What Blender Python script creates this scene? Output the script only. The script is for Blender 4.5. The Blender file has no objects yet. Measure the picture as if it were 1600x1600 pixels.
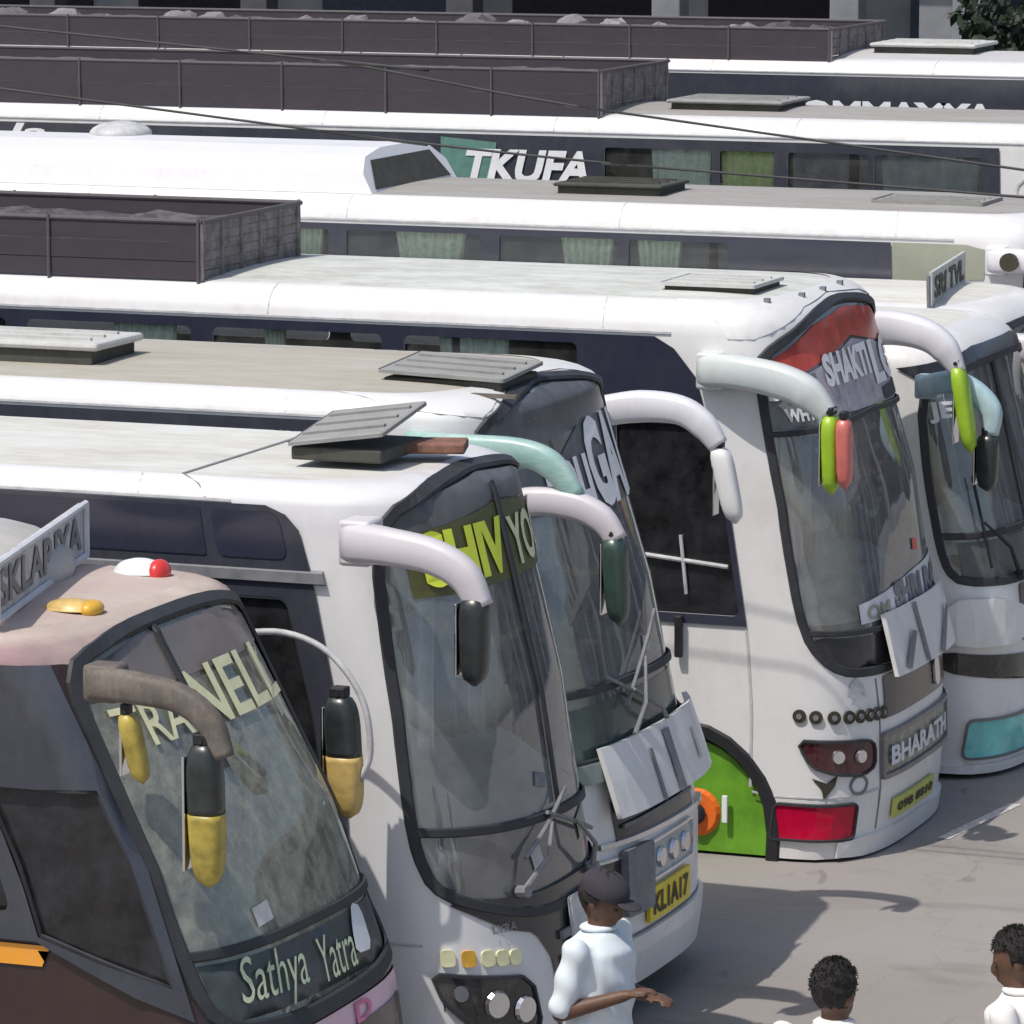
import bpy, bmesh, math, random
from mathutils import Vector, Matrix
from mathutils.geometry import delaunay_2d_cdt
R = math.radians
scene = bpy.context.scene
COL = scene.collection
random.seed(7)

# ------------------------------------------------------------------ camera
cam_d = bpy.data.cameras.new('camera'); cam = bpy.data.objects.new('camera', cam_d); COL.objects.link(cam)
cam.location = (0, 0, 6.4); cam.rotation_euler = (R(90 - 8.66), 0, R(21))
cam_d.sensor_width = 36; cam_d.lens = 36 * 7300 / 1600; cam_d.clip_start = .5; cam_d.clip_end = 1500
scene.camera = cam
# ------------------------------------------------------------------ light
SUN = Vector((-.22, -.44, .87)).normalized()
EL = math.asin(SUN.z); AZ = math.atan2(SUN.x, SUN.y)
w = bpy.data.worlds.new('World'); scene.world = w; w.use_nodes = True
nt = w.node_tree; sky = nt.nodes.new('ShaderNodeTexSky'); sky.sky_type = 'NISHITA'; sky.sun_disc = False
sky.sun_elevation = EL; sky.sun_rotation = AZ; sky.dust_density = 2.5; sky.air_density = 1.0
nt.links.new(sky.outputs[0], nt.nodes['Background'].inputs[0]); nt.nodes['Background'].inputs[1].default_value = .115
sd = bpy.data.lights.new('sun', 'SUN'); sd.energy = 3.0; sd.angle = R(.6); sd.color = (1, .955, .89)
so = bpy.data.objects.new('sun', sd); COL.objects.link(so); so.rotation_euler = SUN.to_track_quat('Z', 'Y').to_euler()
scene.view_settings.view_transform = 'Standard'; scene.view_settings.look = 'None'; scene.view_settings.exposure = 0.16

# ------------------------------------------------------------------ materials
def nodes(name):
    m = bpy.data.materials.new(name); m.use_nodes = True
    return m, m.node_tree, m.node_tree.nodes['Principled BSDF']
def L(nt, a, b): nt.links.new(a, b)
def ramp(nt, fac, stops):
    r = nt.nodes.new('ShaderNodeValToRGB'); e = r.color_ramp.elements
    e[0].position, e[0].color = stops[0][0], (*stops[0][1], 1); e[1].position, e[1].color = stops[1][0], (*stops[1][1], 1)
    for p, c in stops[2:]:
        n = e.new(p); n.color = (*c, 1)
    L(nt, fac, r.inputs[0]); return r.outputs[0]
def noise(nt, scale, detail=6, rough=.6, mapping=None, dist=0):
    tc = nt.nodes.new('ShaderNodeTexCoord'); n = nt.nodes.new('ShaderNodeTexNoise')
    n.inputs['Scale'].default_value = scale; n.inputs['Detail'].default_value = detail; n.inputs['Roughness'].default_value = rough
    n.inputs['Distortion'].default_value = dist
    if mapping:
        mp = nt.nodes.new('ShaderNodeMapping'); mp.inputs['Scale'].default_value = mapping
        L(nt, tc.outputs['Object'], mp.inputs[0]); L(nt, mp.outputs[0], n.inputs[0])
    else: L(nt, tc.outputs['Object'], n.inputs[0])
    return n.outputs[0]
def mix(nt, f, a, b):
    m = nt.nodes.new('ShaderNodeMix'); m.data_type = 'RGBA'
    for s, v in ((m.inputs[0], f), (m.inputs[6], a), (m.inputs[7], b)):
        if isinstance(v, (int, float)): s.default_value = v
        elif isinstance(v, tuple): s.default_value = (*v, 1)
        else: L(nt, v, s)
    return m.outputs[2]
def paint(name, c, dirt=(.42, .38, .33), amt=.35, rough=.35, scale=2.2, stretch=(1, 1, 1), inner=None, lo=.45, hi=.75, bump=.02, coat=.3):
    m, nt, p = nodes(name)
    n1 = noise(nt, scale, 8, .65, stretch); n2 = noise(nt, scale * 6, 5, .7, (stretch[0], stretch[1], stretch[2] * .35))
    f = nt.nodes.new('ShaderNodeMath'); f.operation = 'MULTIPLY_ADD'; L(nt, n1, f.inputs[0]); f.inputs[1].default_value = .65
    g = nt.nodes.new('ShaderNodeMath'); g.operation = 'MULTIPLY'; L(nt, n2, g.inputs[0]); g.inputs[1].default_value = .35; L(nt, g.outputs[0], f.inputs[2])
    k = ramp(nt, f.outputs[0], [(lo, (0, 0, 0)), (hi, (amt, amt, amt))])
    col = mix(nt, k, c, dirt)
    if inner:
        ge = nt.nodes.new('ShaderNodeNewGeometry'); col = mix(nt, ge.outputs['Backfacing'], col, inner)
    L(nt, col, p.inputs['Base Color']); p.inputs['Roughness'].default_value = rough; p.inputs['Coat Weight'].default_value = coat
    p.inputs['Coat Roughness'].default_value = .15
    rr = ramp(nt, n1, [(.3, (rough * .8,) * 3), (.7, (min(1, rough * 1.6),) * 3)]); L(nt, rr, p.inputs['Roughness'])
    b = nt.nodes.new('ShaderNodeBump'); b.inputs['Strength'].default_value = bump * 4; b.inputs['Distance'].default_value = .02
    L(nt, noise(nt, 1.6, 2, .5), b.inputs['Height']); L(nt, b.outputs[0], p.inputs['Normal'])
    return m
def glass(name, tint=(.55, .6, .58), haze_dust=.1, haze_dustc=(.55, .55, .5), rough=.02, ior=1.5, dscale=5, boost=1.0, dlo=.35, dhi=.75, dmin=.25, dmax=1.6):
    m, nt, p = nodes(name); nt.nodes.remove(p)
    out = nt.nodes['Material Output']
    t = nt.nodes.new('ShaderNodeBsdfTransparent'); t.inputs[0].default_value = (*tint, 1)
    g = nt.nodes.new('ShaderNodeBsdfGlossy'); g.inputs['Roughness'].default_value = rough; g.inputs[0].default_value = (boost, boost, boost, 1)
    bu = nt.nodes.new('ShaderNodeBump'); bu.inputs['Strength'].default_value = .12; bu.inputs['Distance'].default_value = .05
    L(nt, noise(nt, 1.3, 2, .5), bu.inputs['Height']); L(nt, bu.outputs[0], g.inputs['Normal'])
    fr = nt.nodes.new('ShaderNodeFresnel'); fr.inputs[0].default_value = ior
    s = nt.nodes.new('ShaderNodeMixShader'); L(nt, fr.outputs[0], s.inputs[0]); L(nt, t.outputs[0], s.inputs[1]); L(nt, g.outputs[0], s.inputs[2])
    d = nt.nodes.new('ShaderNodeBsdfDiffuse'); d.inputs[0].default_value = (*haze_dustc, 1)  # diffuse film: some dust, plus haze and reflections painted onto the glass
    k = ramp(nt, noise(nt, dscale, 7, .7), [(dlo, (haze_dust * dmin,) * 3), (dhi, (haze_dust * dmax,) * 3)])
    s2 = nt.nodes.new('ShaderNodeMixShader'); L(nt, k, s2.inputs[0]); L(nt, s.outputs[0], s2.inputs[1]); L(nt, d.outputs[0], s2.inputs[2])
    L(nt, s2.outputs[0], out.inputs[0]); return m
def plain(name, c, rough=.6, metal=0, var=.25, scale=8, emis=None):
    m, nt, p = nodes(name)
    k = ramp(nt, noise(nt, scale, 6, .65), [(.3, tuple(v * (1 - var) for v in c)), (.7, tuple(min(1, v * (1 + var)) for v in c))])
    L(nt, k, p.inputs['Base Color']); p.inputs['Roughness'].default_value = rough; p.inputs['Metallic'].default_value = metal
    return m
M = {}
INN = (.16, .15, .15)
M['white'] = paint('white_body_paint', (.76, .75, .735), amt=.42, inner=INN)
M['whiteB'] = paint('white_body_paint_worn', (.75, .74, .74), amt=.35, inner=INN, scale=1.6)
M['roofW'] = paint('dusty_white_roof', (.68, .68, .64), (.36, .33, .26), amt=.75, rough=.6, scale=1.7, stretch=(.5, 1.4, 1), coat=0, lo=.4, hi=.7)
M['roofD'] = paint('worn_grey_white_roof', (.64, .66, .62), (.3, .29, .25), amt=.8, rough=.65, scale=2.4, stretch=(.6, 1.5, 1), coat=0, lo=.4, hi=.66)
M['roofC'] = paint('tan_dusty_roof', (.45, .43, .37), (.28, .24, .19), amt=.75, rough=.8, scale=1.5, stretch=(.4, 1.5, 1), coat=0, lo=.38, hi=.7)
M['roofF'] = paint('grey_dusty_roof', (.34, .33, .31), (.24, .2, .18), amt=.7, rough=.8, scale=1.5, stretch=(.4, 1.5, 1), coat=0, lo=.4, hi=.7)
M['roofA'] = paint('cream_pink_roof', (.54, .46, .4), (.42, .3, .29), amt=.8, rough=.7, scale=1.6, coat=0, lo=.35, hi=.7)
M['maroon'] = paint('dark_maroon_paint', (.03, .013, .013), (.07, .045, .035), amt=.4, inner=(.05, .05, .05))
M['pinkrim'] = paint('faded_pink_paint', (.4, .26, .28), (.25, .18, .16), amt=.7, rough=.6, coat=0)
def rimA():
    m, nt, p = nodes('pink_to_cream_roof_rim'); ge = nt.nodes.new('ShaderNodeNewGeometry'); sx = nt.nodes.new('ShaderNodeSeparateXYZ'); L(nt, ge.outputs['Position'], sx.inputs[0])
    mr = nt.nodes.new('ShaderNodeMapRange'); mr.inputs['From Min'].default_value = 2.9; mr.inputs['From Max'].default_value = 2.94; L(nt, sx.outputs[2], mr.inputs[0])
    mx = nt.nodes.new('ShaderNodeMapRange'); mx.inputs['From Min'].default_value = -8.75; mx.inputs['From Max'].default_value = -8.45; L(nt, sx.outputs[0], mx.inputs[0])
    ad = nt.nodes.new('ShaderNodeMath'); ad.operation = 'MAXIMUM'; L(nt, mr.outputs[0], ad.inputs[0]); L(nt, mx.outputs[0], ad.inputs[1])
    n = noise(nt, 2.5, 8, .65); pk = ramp(nt, n, [(.35, (.4, .25, .27)), (.65, (.24, .17, .16))]); cr = ramp(nt, n, [(.35, (.56, .48, .41)), (.65, (.4, .32, .28))])
    L(nt, mix(nt, ad.outputs[0], pk, cr), p.inputs['Base Color']); p.inputs['Roughness'].default_value = .7; return m
M['rimA'] = rimA()
M['pink'] = paint('pink_white_paint', (.75, .5, .6), (.8, .75, .75), amt=.7)
M['orange'] = paint('orange_stripe_paint', (.8, .33, .03), amt=.2)
M['black'] = plain('black_rubber', (.015, .015, .018), .55)
M['blackg'] = paint('glossy_black_trim', (.02, .02, .024), (.12, .11, .1), amt=.35, rough=.2)
M['tint'] = paint('dark_tinted_panel', (.043, .046, .062), (.11, .11, .115), amt=.5, rough=.12, bump=.03)
M['tintb'] = paint('dark_blue_tinted_panel', (.03, .033, .055), (.09, .09, .1), amt=.3, rough=.1, bump=.03)
M['gside'] = glass('side_window_glass', (.88, .92, .9), .08, ior=1.45)
M['gdark'] = glass('dark_tinted_glass', (.1, .11, .13), .07, (.35, .35, .38))
M['gclear'] = glass('clear_cab_glass', (.7, .73, .72), .05)
M['gws'] = glass('windscreen_glass', (.92, .94, .93),   .16, (.8, .82, .8), boost=1.0, ior=2.1, dscale=9, dlo=.3, dhi=.75, dmin=.6, dmax=1.25)  # pale film paints sky reflection and haze over a little dust
M['gwsA'] = glass('painted_reflection_dusty_glass', (.82, .85, .76), .34, (.62, .62, .5), ior=2.0, dscale=9, dlo=.35, dhi=.7, dmin=.5, dmax=1.4)  # mottled olive film paints foliage reflections into the glass, along with dust
M['rubber'] = plain('dark_rubber_seal', (.03, .032, .036), .6)
M['steel'] = plain('worn_steel', (.42, .42, .43), .4, .6)
M['chrome'] = plain('chrome_trim', (.7, .7, .72), .18, .9, .1)
M['grey'] = plain('grey_plastic', (.2, .2, .21), .6)
M['lgrey'] = plain('pale_grey_plastic', (.5, .5, .5), .55)
M['arm'] = paint('white_mirror_arm_paint', (.72, .71, .74), amt=.3, scale=5)
M['armB'] = paint('dusty_lilac_white_arm_paint', (.62, .58, .6), amt=.3, scale=5)
M['armG'] = paint('green_white_arm_paint', (.3, .48, .43), (.62, .7, .66), amt=.9, scale=3, stretch=(1, 1, 6))
M['armD'] = paint('grey_white_arm_paint', (.6, .64, .62), amt=.4, scale=5)
M['brown'] = paint('dusty_brown_arm', (.12, .1, .085), (.3, .27, .22), amt=.7, rough=.6, coat=0, scale=9)
M['lime'] = plain('lime_green_plastic', (.33, .52, .03), .35, 0, .15)
M['coral'] = plain('coral_red_plastic', (.62, .17, .14), .3, 0, .2)
M['yellow'] = plain('dull_yellow_plastic', (.4, .31, .06), .4, 0, .45, 9)
M['peach'] = plain('peach_yellow_plastic', (.6, .42, .14), .4, 0, .3, 9)
M['teal'] = plain('teal_plastic', (.1, .3, .36), .3, 0, .2)
M['mirror'] = plain('mirror_glass', (.8, .8, .82), .03, 1, .02)
M['dkhouse'] = plain('dark_mirror_housing', (.03, .035, .035), .3, 0, .4)
M['curtain'] = plain('pale_green_curtain_cloth', (.78, .86, .72), .95, 0, .2, 20)
M['curtainY'] = plain('yellow_green_curtain_cloth', (.65, .74, .32), .95, 0, .25, 12)
M['curtainB'] = plain('brown_curtain_cloth', (.42, .24, .18), .95, 0, .35, 10)
M['curtainP'] = plain('mauve_brown_curtain_cloth', (.34, .27, .29), .9, 0, .5, 7)
M['seat'] = plain('grey_seat_fabric', (.28, .29, .34), .9)
M['seatb'] = plain('brown_seat_fabric', (.3, .18, .13), .9)
M['dashw'] = plain('pale_dashboard_vinyl', (.72, .73, .75), .5, 0, .1)
M['dashb'] = plain('beige_dashboard_vinyl', (.5, .46, .38), .6, 0, .2)
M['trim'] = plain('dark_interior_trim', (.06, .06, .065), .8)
M['trimg'] = plain('grey_interior_trim', (.4, .42, .41), .7)
M['beige'] = plain('beige_panel', (.33, .34, .26), .4, 0, .15, 2)
M['tyre'] = plain('tyre_rubber', (.02, .02, .02), .85)
M['rim'] = plain('grey_wheel_rim', (.3, .3, .3), .5, .3)
M['green'] = plain('bright_green_paint', (.13, .33, .02), .5, 0, .35, 3)
M['orangep'] = plain('orange_paint', (.8, .16, .02), .45, 0, .2, 6)
M['platey'] = plain('yellow_number_plate', (.8, .62, .03), .45, 0, .12)
M['plated'] = plain('dull_yellow_number_plate', (.5, .52, .12), .5, 0, .15)
M['ink'] = plain('black_lettering', (.04, .035, .02), .6)
M['inkw'] = plain('white_lettering', (.82, .82, .82), .5, 0, .08)
M['inky'] = plain('acid_yellow_lettering', (.75, .85, .06), .5, 0, .1)
M['inkc'] = plain('cream_yellow_lettering', (.74, .73, .45), .5, 0, .12)
M['inkg'] = plain('pale_green_lettering', (.6, .68, .45), .5, 0, .15)
M['inkr'] = plain('red_visor_film', (.5, .06, .035), .3, 0, .45, 5)
M['visor'] = plain('grey_sun_visor_film', (.1, .1, .1), .35, 0, .4, 4)
M['wfilm'] = plain('white_sticker_film', (.66, .67, .7), .5, 0, .1)
M['hlred'] = paint('dark_red_lamp_glass', (.06, .012, .016), (.2, .1, .1), amt=.6, rough=.08, scale=7)
M['hldark'] = paint('dark_lamp_glass', (.03, .03, .03), (.2, .19, .16), amt=.5, rough=.08, scale=9)
M['fog'] = plain('crimson_lamp_lens', (.5, .0, .035), .15, 0, .3, 3)
M['fogt'] = plain('teal_lamp_lens', (.2, .62, .6), .15, 0, .3, 3)
M['amber'] = plain('amber_lens', (.7, .4, .05), .3, 0, .25)
M['red'] = plain('red_lens', (.7, .05, .05), .3, 0, .2)
M['rack'] = paint('rack_dark_sheet', (.05, .042, .052), (.11, .09, .09), amt=.5, rough=.7, coat=0, scale=3, stretch=(.4, 1, 2))
M['rackc'] = paint('rumpled_dark_tarpaulin', (.05, .045, .05), (.15, .14, .14), amt=.8, rough=.85, coat=0, scale=5, lo=.45, hi=.6)
M['rackp'] = paint('rack_post_paint', (.1, .09, .095), (.2, .18, .17), amt=.6, rough=.8, coat=0, scale=9)
M['rackl'] = paint('rack_pale_weathered', (.26, .23, .23), (.1, .085, .08), amt=.8, rough=.8, coat=0, scale=9, lo=.4, hi=.6)
M['lid'] = paint('hatch_lid_paint', (.55, .55, .53), (.3, .28, .24), amt=.6, rough=.6, coat=0, scale=6)
M['lidg'] = paint('grey_hatch_lid', (.3, .3, .29), (.16, .15, .13), amt=.6, rough=.7, coat=0, scale=6)
M['lidd'] = plain('hatch_dark_side', (.06, .06, .05), .8)
M['skin'] = plain('brown_skin', (.12, .06, .035), .55, 0, .12)
M['hair'] = plain('black_hair', (.014, .011, .01), .85, 0, .2, 30)
M['cap'] = plain('dark_cap_cloth', (.04, .035, .045), .9)
M['shirt'] = plain('pale_blue_white_shirt', (.68, .74, .77), .9, 0, .08, 12)
M['shirtw'] = plain('white_shirt', (.78, .75, .72), .9, 0, .06, 12)
M['jeans'] = plain('pale_blue_trousers', (.42, .5, .62), .9)
M['trous'] = plain('dark_trousers', (.06, .06, .07), .9)
M['cable'] = plain('dark_cable', (.05, .05, .05), .7)
M['bldg'] = plain('grey_building_plaster', (.24, .25, .27), .9, 0, .3, 1)
M['pillar'] = plain('pale_pillar_plaster', (.2, .21, .23), .9, 0, .25, 2)
M['void'] = plain('painted_doorway_shade', (.015, .014, .02), .9)  # near-black panel colour stands in for shade inside the ground-floor openings
M['bluepan'] = plain('dark_blue_shutter', (.02, .035, .06), .6)
M['bark'] = plain('bark', (.1, .07, .05), .9)
M['leaf'] = plain('dark_green_leaves', (.016, .028, .012), .7, 0, .6, 1.2)
M['leafl'] = plain('mid_green_leaves', (.09, .13, .04), .7, 0, .5, 1.2)

def ground_mat():
    m, nt, p = nodes('worn_asphalt_concrete')
    a = ramp(nt, noise(nt, .35, 8, .6), [(.35, (.245, .222, .2)), (.65, (.285, .265, .252))])
    b = ramp(nt, noise(nt, 1.3, 9, .7, (1, 3, 1)), [(.5, (0, 0, 0)), (.78, (.3, .3, .3))])
    c = mix(nt, b, a, (.22, .19, .17))
    f = ramp(nt, noise(nt, 90, 3, .7), [(.35, (.0, .0, .0)), (.75, (.4, .4, .4))])
    c = mix(nt, f, c, (.42, .39, .36))
    s = ramp(nt, noise(nt, 2.7, 4, .5, (1.2, .5, 1), 1.5), [(.67, (0, 0, 0)), (.72, (.55, .55, .55))])
    c = mix(nt, s, c, (.15, .135, .13))
    o = ramp(nt, noise(nt, .9, 5, .6, (.6, 1.4, 1), .6), [(.54, (0, 0, 0)), (.7, (.45, .45, .45))]); c = mix(nt, o, c, (.14, .125, .115))
    vt = nt.nodes.new('ShaderNodeTexVoronoi'); vt.feature = 'DISTANCE_TO_EDGE'; vt.inputs['Scale'].default_value = .42
    tc = nt.nodes.new('ShaderNodeTexCoord'); wv = nt.nodes.new('ShaderNodeVectorMath'); wv.operation = 'MULTIPLY_ADD'; wv.inputs[1].default_value = (.5, .5, .5)
    nz = nt.nodes.new('ShaderNodeTexNoise'); nz.inputs['Scale'].default_value = 3; nz.inputs['Detail'].default_value = 5; L(nt, tc.outputs['Object'], nz.inputs[0]); L(nt, nz.outputs['Color'], wv.inputs[0]); L(nt, tc.outputs['Object'], wv.inputs[2]); L(nt, wv.outputs[0], vt.inputs['Vector'])
    ck = ramp(nt, vt.outputs['Distance'], [(.0, (.16, .16, .16)), (.005, (0, 0, 0))]); c = mix(nt, ck, c, (.09, .08, .075))
    L(nt, c, p.inputs['Base Color']); p.inputs['Roughness'].default_value = .9
    bu = nt.nodes.new('ShaderNodeBump'); bu.inputs['Strength'].default_value = .25; bu.inputs['Distance'].default_value = .01
    L(nt, noise(nt, 60, 4, .7), bu.inputs['Height']); L(nt, bu.outputs[0], p.inputs['Normal'])
    return m

# ------------------------------------------------------------------ object helpers
def tag(o, label=None, cat=None, group=None, kind=None):
    if label: o['label'] = label
    if cat: o['category'] = cat
    if group: o['group'] = group
    if kind: o['kind'] = kind
    return o
def empty(name, loc, label, cat, group=None):
    o = bpy.data.objects.new(name, None); COL.objects.link(o); o.location = loc; o.empty_display_size = .2
    return tag(o, label, cat, group)
WL = {}
def wloc(o):
    v = Vector((0, 0, 0))
    while o is not None: v += o.location; o = o.parent
    return v
def link(name, verts, faces, mat, parent=None, smooth=False, origin=None):
    """verts in world coordinates; the object's origin is at its own centre"""
    me = bpy.data.meshes.new(name)
    vs = [Vector(v) for v in verts]
    if origin is None:
        lo = Vector([min(v[i] for v in vs) for i in range(3)]); hi = Vector([max(v[i] for v in vs) for i in range(3)])
        origin = Vector(((lo.x + hi.x) / 2, (lo.y + hi.y) / 2, lo.z))
    me.from_pydata([v - origin for v in vs], [], faces); me.update()
    for m_ in (mat if isinstance(mat, (list, tuple)) else [mat]): me.materials.append(m_)
    if smooth:
        for p in me.polygons: p.use_smooth = True
    o = bpy.data.objects.new(name, me); COL.objects.link(o)
    o.parent = parent; o.location = origin - (wloc(parent) if parent else Vector((0, 0, 0)))
    return o
def link_bm(name, bm, mat, parent=None, smooth=False):
    bmesh.ops.recalc_face_normals(bm, faces=bm.faces)
    bm.verts.index_update()
    vs = [v.co.copy() for v in bm.verts]; fs = [[v.index for v in f.verts] for f in bm.faces]; bm.free()
    return link(name, vs, fs, mat, parent, smooth)
def reorient(o):
    bm = bmesh.new(); bm.from_mesh(o.data); bmesh.ops.recalc_face_normals(bm, faces=bm.faces); bm.to_mesh(o.data); bm.free(); return o
def box(bm, c, s, rot=None, bev=0):
    r = bmesh.ops.create_cube(bm, size=1)
    vs = r['verts']; bmesh.ops.scale(bm, verts=vs, vec=s)
    if bev:
        es = list({e for v in vs for e in v.link_edges}); q = bmesh.ops.bevel(bm, geom=es, offset=bev, segments=2, affect='EDGES', profile=.5)
        vs = list({v for v in q['verts']} | {v for f in q['faces'] for v in f.verts} | {v for v in vs if v.is_valid})
        vs = [v for v in vs if v.is_valid]
    if rot is not None: bmesh.ops.rotate(bm, verts=vs, cent=(0, 0, 0), matrix=rot)
    bmesh.ops.translate(bm, verts=vs, vec=c); return vs
def cyl(bm, p, q, r1, r2=None, n=12, caps=True):
    p = Vector(p); q = Vector(q); d = q - p; r2 = r1 if r2 is None else r2
    z = d.to_track_quat('Z', 'Y').to_matrix().to_4x4(); z.translation = (p + q) / 2
    bmesh.ops.create_cone(bm, cap_ends=caps, segments=n, radius1=r1, radius2=r2, depth=d.length, matrix=z)
def spline(pts, n=6):
    pts = [Vector(p) for p in pts]; P = [pts[0] * 2 - pts[1]] + pts + [pts[-1] * 2 - pts[-2]]; out = []
    for i in range(1, len(P) - 2):
        for k in range(n):
            t = k / n; a, b, c, d = P[i - 1:i + 3]
            out.append(.5 * ((2 * b) + (c - a) * t + (2 * a - 5 * b + 4 * c - d) * t * t + (3 * b - a - 3 * c + d) * t ** 3))
    out.append(pts[-1]); return out
def tube(bm, pts, rad, n=12, flat=1.0, power=2.0, side=Vector((0, 1, 0)), smooth_n=0):
    """sweep; rad = number or list (per given point); flat = thickness ratio along `side`"""
    if smooth_n:
        m = len(pts); ctrl = rad if isinstance(rad, (list, tuple)) else [rad] * m
        pts2 = spline(pts, smooth_n); rr = []
        for i in range(len(pts2)):
            t = i / smooth_n; k = min(int(t), m - 2); rr.append(ctrl[k] + (ctrl[k + 1] - ctrl[k]) * min(1, t - k))
        pts, rad = pts2, rr
    pts = [Vector(p) for p in pts]
    if not isinstance(rad, (list, tuple)): rad = [rad] * len(pts)
    rings = []
    for i, p in enumerate(pts):
        t = (pts[min(i + 1, len(pts) - 1)] - pts[max(i - 1, 0)]).normalized()
        s = (side - t * side.dot(t))
        if s.length < .05: s = t.orthogonal()
        s.normalize(); u = t.cross(s)
        ring = []
        for k in range(n):
            a = 2 * math.pi * k / n; c, q = math.cos(a), math.sin(a)
            e = 2 / power
            ring.append(bm.verts.new(p + s * rad[i] * flat * math.copysign(abs(c) ** e, c) + u * rad[i] * math.copysign(abs(q) ** e, q)))
        rings.append(ring)
    for a, b in zip(rings, rings[1:]):
        for k in range(n): bm.faces.new((a[k], a[(k + 1) % n], b[(k + 1) % n], b[k]))
    bm.faces.new(rings[0][::-1]); bm.faces.new(rings[-1])
def ell(bm, c, r, rot=None, seg=16):
    q = bmesh.ops.create_uvsphere(bm, u_segments=seg, v_segments=seg // 2 + 2, radius=1)
    bmesh.ops.scale(bm, verts=q['verts'], vec=r)
    if rot is not None: bmesh.ops.rotate(bm, verts=q['verts'], cent=(0, 0, 0), matrix=rot)
    bmesh.ops.translate(bm, verts=q['verts'], vec=c); return q['verts']
def inpoly(p, poly):
    x, y = p; c = False; n = len(poly); j = n - 1
    for i in range(n):
        a, b = poly[i], poly[j]
        if (a[1] > y) != (b[1] > y) and x < (b[0] - a[0]) * (y - a[1]) / (b[1] - a[1]) + a[0]: c = not c
        j = i
    return c
def chaikin(poly, n=2, k=.22):
    for _ in range(n):
        o = []
        for a, b in zip(poly, poly[1:] + poly[:1]):
            o.append((a[0] + (b[0] - a[0]) * k, a[1] + (b[1] - a[1]) * k)); o.append((a[0] + (b[0] - a[0]) * (1 - k), a[1] + (b[1] - a[1]) * (1 - k)))
        poly = o
    return poly
def rrect(u0, v0, u1, v1, r=.05, n=3):
    r = min(r, abs(u1 - u0) / 2.01, abs(v1 - v0) / 2.01); out = []
    for cx, cy, a0 in ((u1 - r, v1 - r, 0), (u0 + r, v1 - r, 90), (u0 + r, v0 + r, 180), (u1 - r, v0 + r, 270)):
        for k in range(n + 1):
            a = R(a0 + 90 * k / n); out.append((cx + r * math.cos(a), cy + r * math.sin(a)))
    return out
def densify(poly, d):
    o = []
    for a, b in zip(poly, poly[1:] + poly[:1]):
        l = math.hypot(b[0] - a[0], b[1] - a[1]); n = max(1, int(math.ceil(l / d)))
        for k in range(n): o.append((a[0] + (b[0] - a[0]) * k / n, a[1] + (b[1] - a[1]) * k / n))
    return o

# ------------------------------------------------------------------ coach body surface: (u along the plan outline, v up the wall) -> 3D
class Geo:
    def __init__(s, xf, yn, w=2.2, L=10.5, z0=.12, zs=3.2, hr=.24, ri=.28, fi=.9, a=.5, n=3.0,
                 prof=((0, .06), (.35, 0), (1.2, .03), (1.45, .08), (3.2, .5)), crown=.05):
        s.__dict__.update(xf=xf, yn=yn, w=w, L=L, z0=z0, zs=zs, hr=hr, ri=ri, fi=fi, a=a, n=n, prof=prof, crown=crown)
        s.hw = w / 2; s.yc = yn + s.hw; N = 200; pts = []
        for i in range(N + 1):
            t = i / N * math.pi / 2
            pts.append((-a + a * (math.cos(t) ** (2 / n) if i < N else 0), math.sin(t) ** (2 / n) * s.hw if i else 0))
        s.tab = [(0, 0, 0)]; u = 0
        for i in range(1, N + 1):
            u += math.hypot(pts[i][0] - pts[i - 1][0], pts[i][1] - pts[i - 1][1]); s.tab.append((u, pts[i][0], pts[i][1]))
        s.U0 = u; s.vr = (s.hr + s.ri) / 2 * math.pi / 2; s.vt = s.zs + s.vr; s.U = s.U0 + L - a
    def rec(s, z):
        p = s.prof
        if z <= p[0][0]: return p[0][1]
        for (a, b), (c, d) in zip(p, p[1:]):
            if z <= c: return b + (d - b) * (z - a) / (c - a)
        return p[-1][1]
    def P(s, u, v, off=0):
        v = min(v, s.vt)
        if off:
            e = .01; p = s.P(u, v)
            A = s.P(u + e, v) - s.P(u - e, v); B = s.P(u, v + e) - s.P(u, v - e)
            return p + A.cross(B).normalized() * off
        au = abs(u); sg = 1 if u >= 0 else -1
        if au < s.U0:
            lo, hi = 0, len(s.tab) - 1
            while hi - lo > 1:
                m = (lo + hi) // 2
                if s.tab[m][0] <= au: lo = m
                else: hi = m
            A, B = s.tab[lo], s.tab[hi]; t = (au - A[0]) / (B[0] - A[0])
            x = A[1] + (B[1] - A[1]) * t; y = A[2] + (B[2] - A[2]) * t; back = 0
        else: back = au - s.U0; x = -s.a - back; y = s.hw
        z = v; ins = 0
        if v > s.zs:
            f = min((v - s.zs) / s.vr, 1) * math.pi / 2; ins = s.ri * (1 - math.cos(f)); z = s.zs + s.hr * math.sin(f)
        wg = max(0, 1 - back / 1.5); wg = wg * wg * (3 - 2 * wg)
        x -= s.rec(z) * wg + ins * s.fi * wg
        y *= (s.hw - ins) / s.hw
        return Vector((s.xf + x, s.yc + sg * y, z))
    def side(s, X): return -(s.U0 + s.xf - s.a - X)     # u of a point of the near side with world x = X

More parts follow.
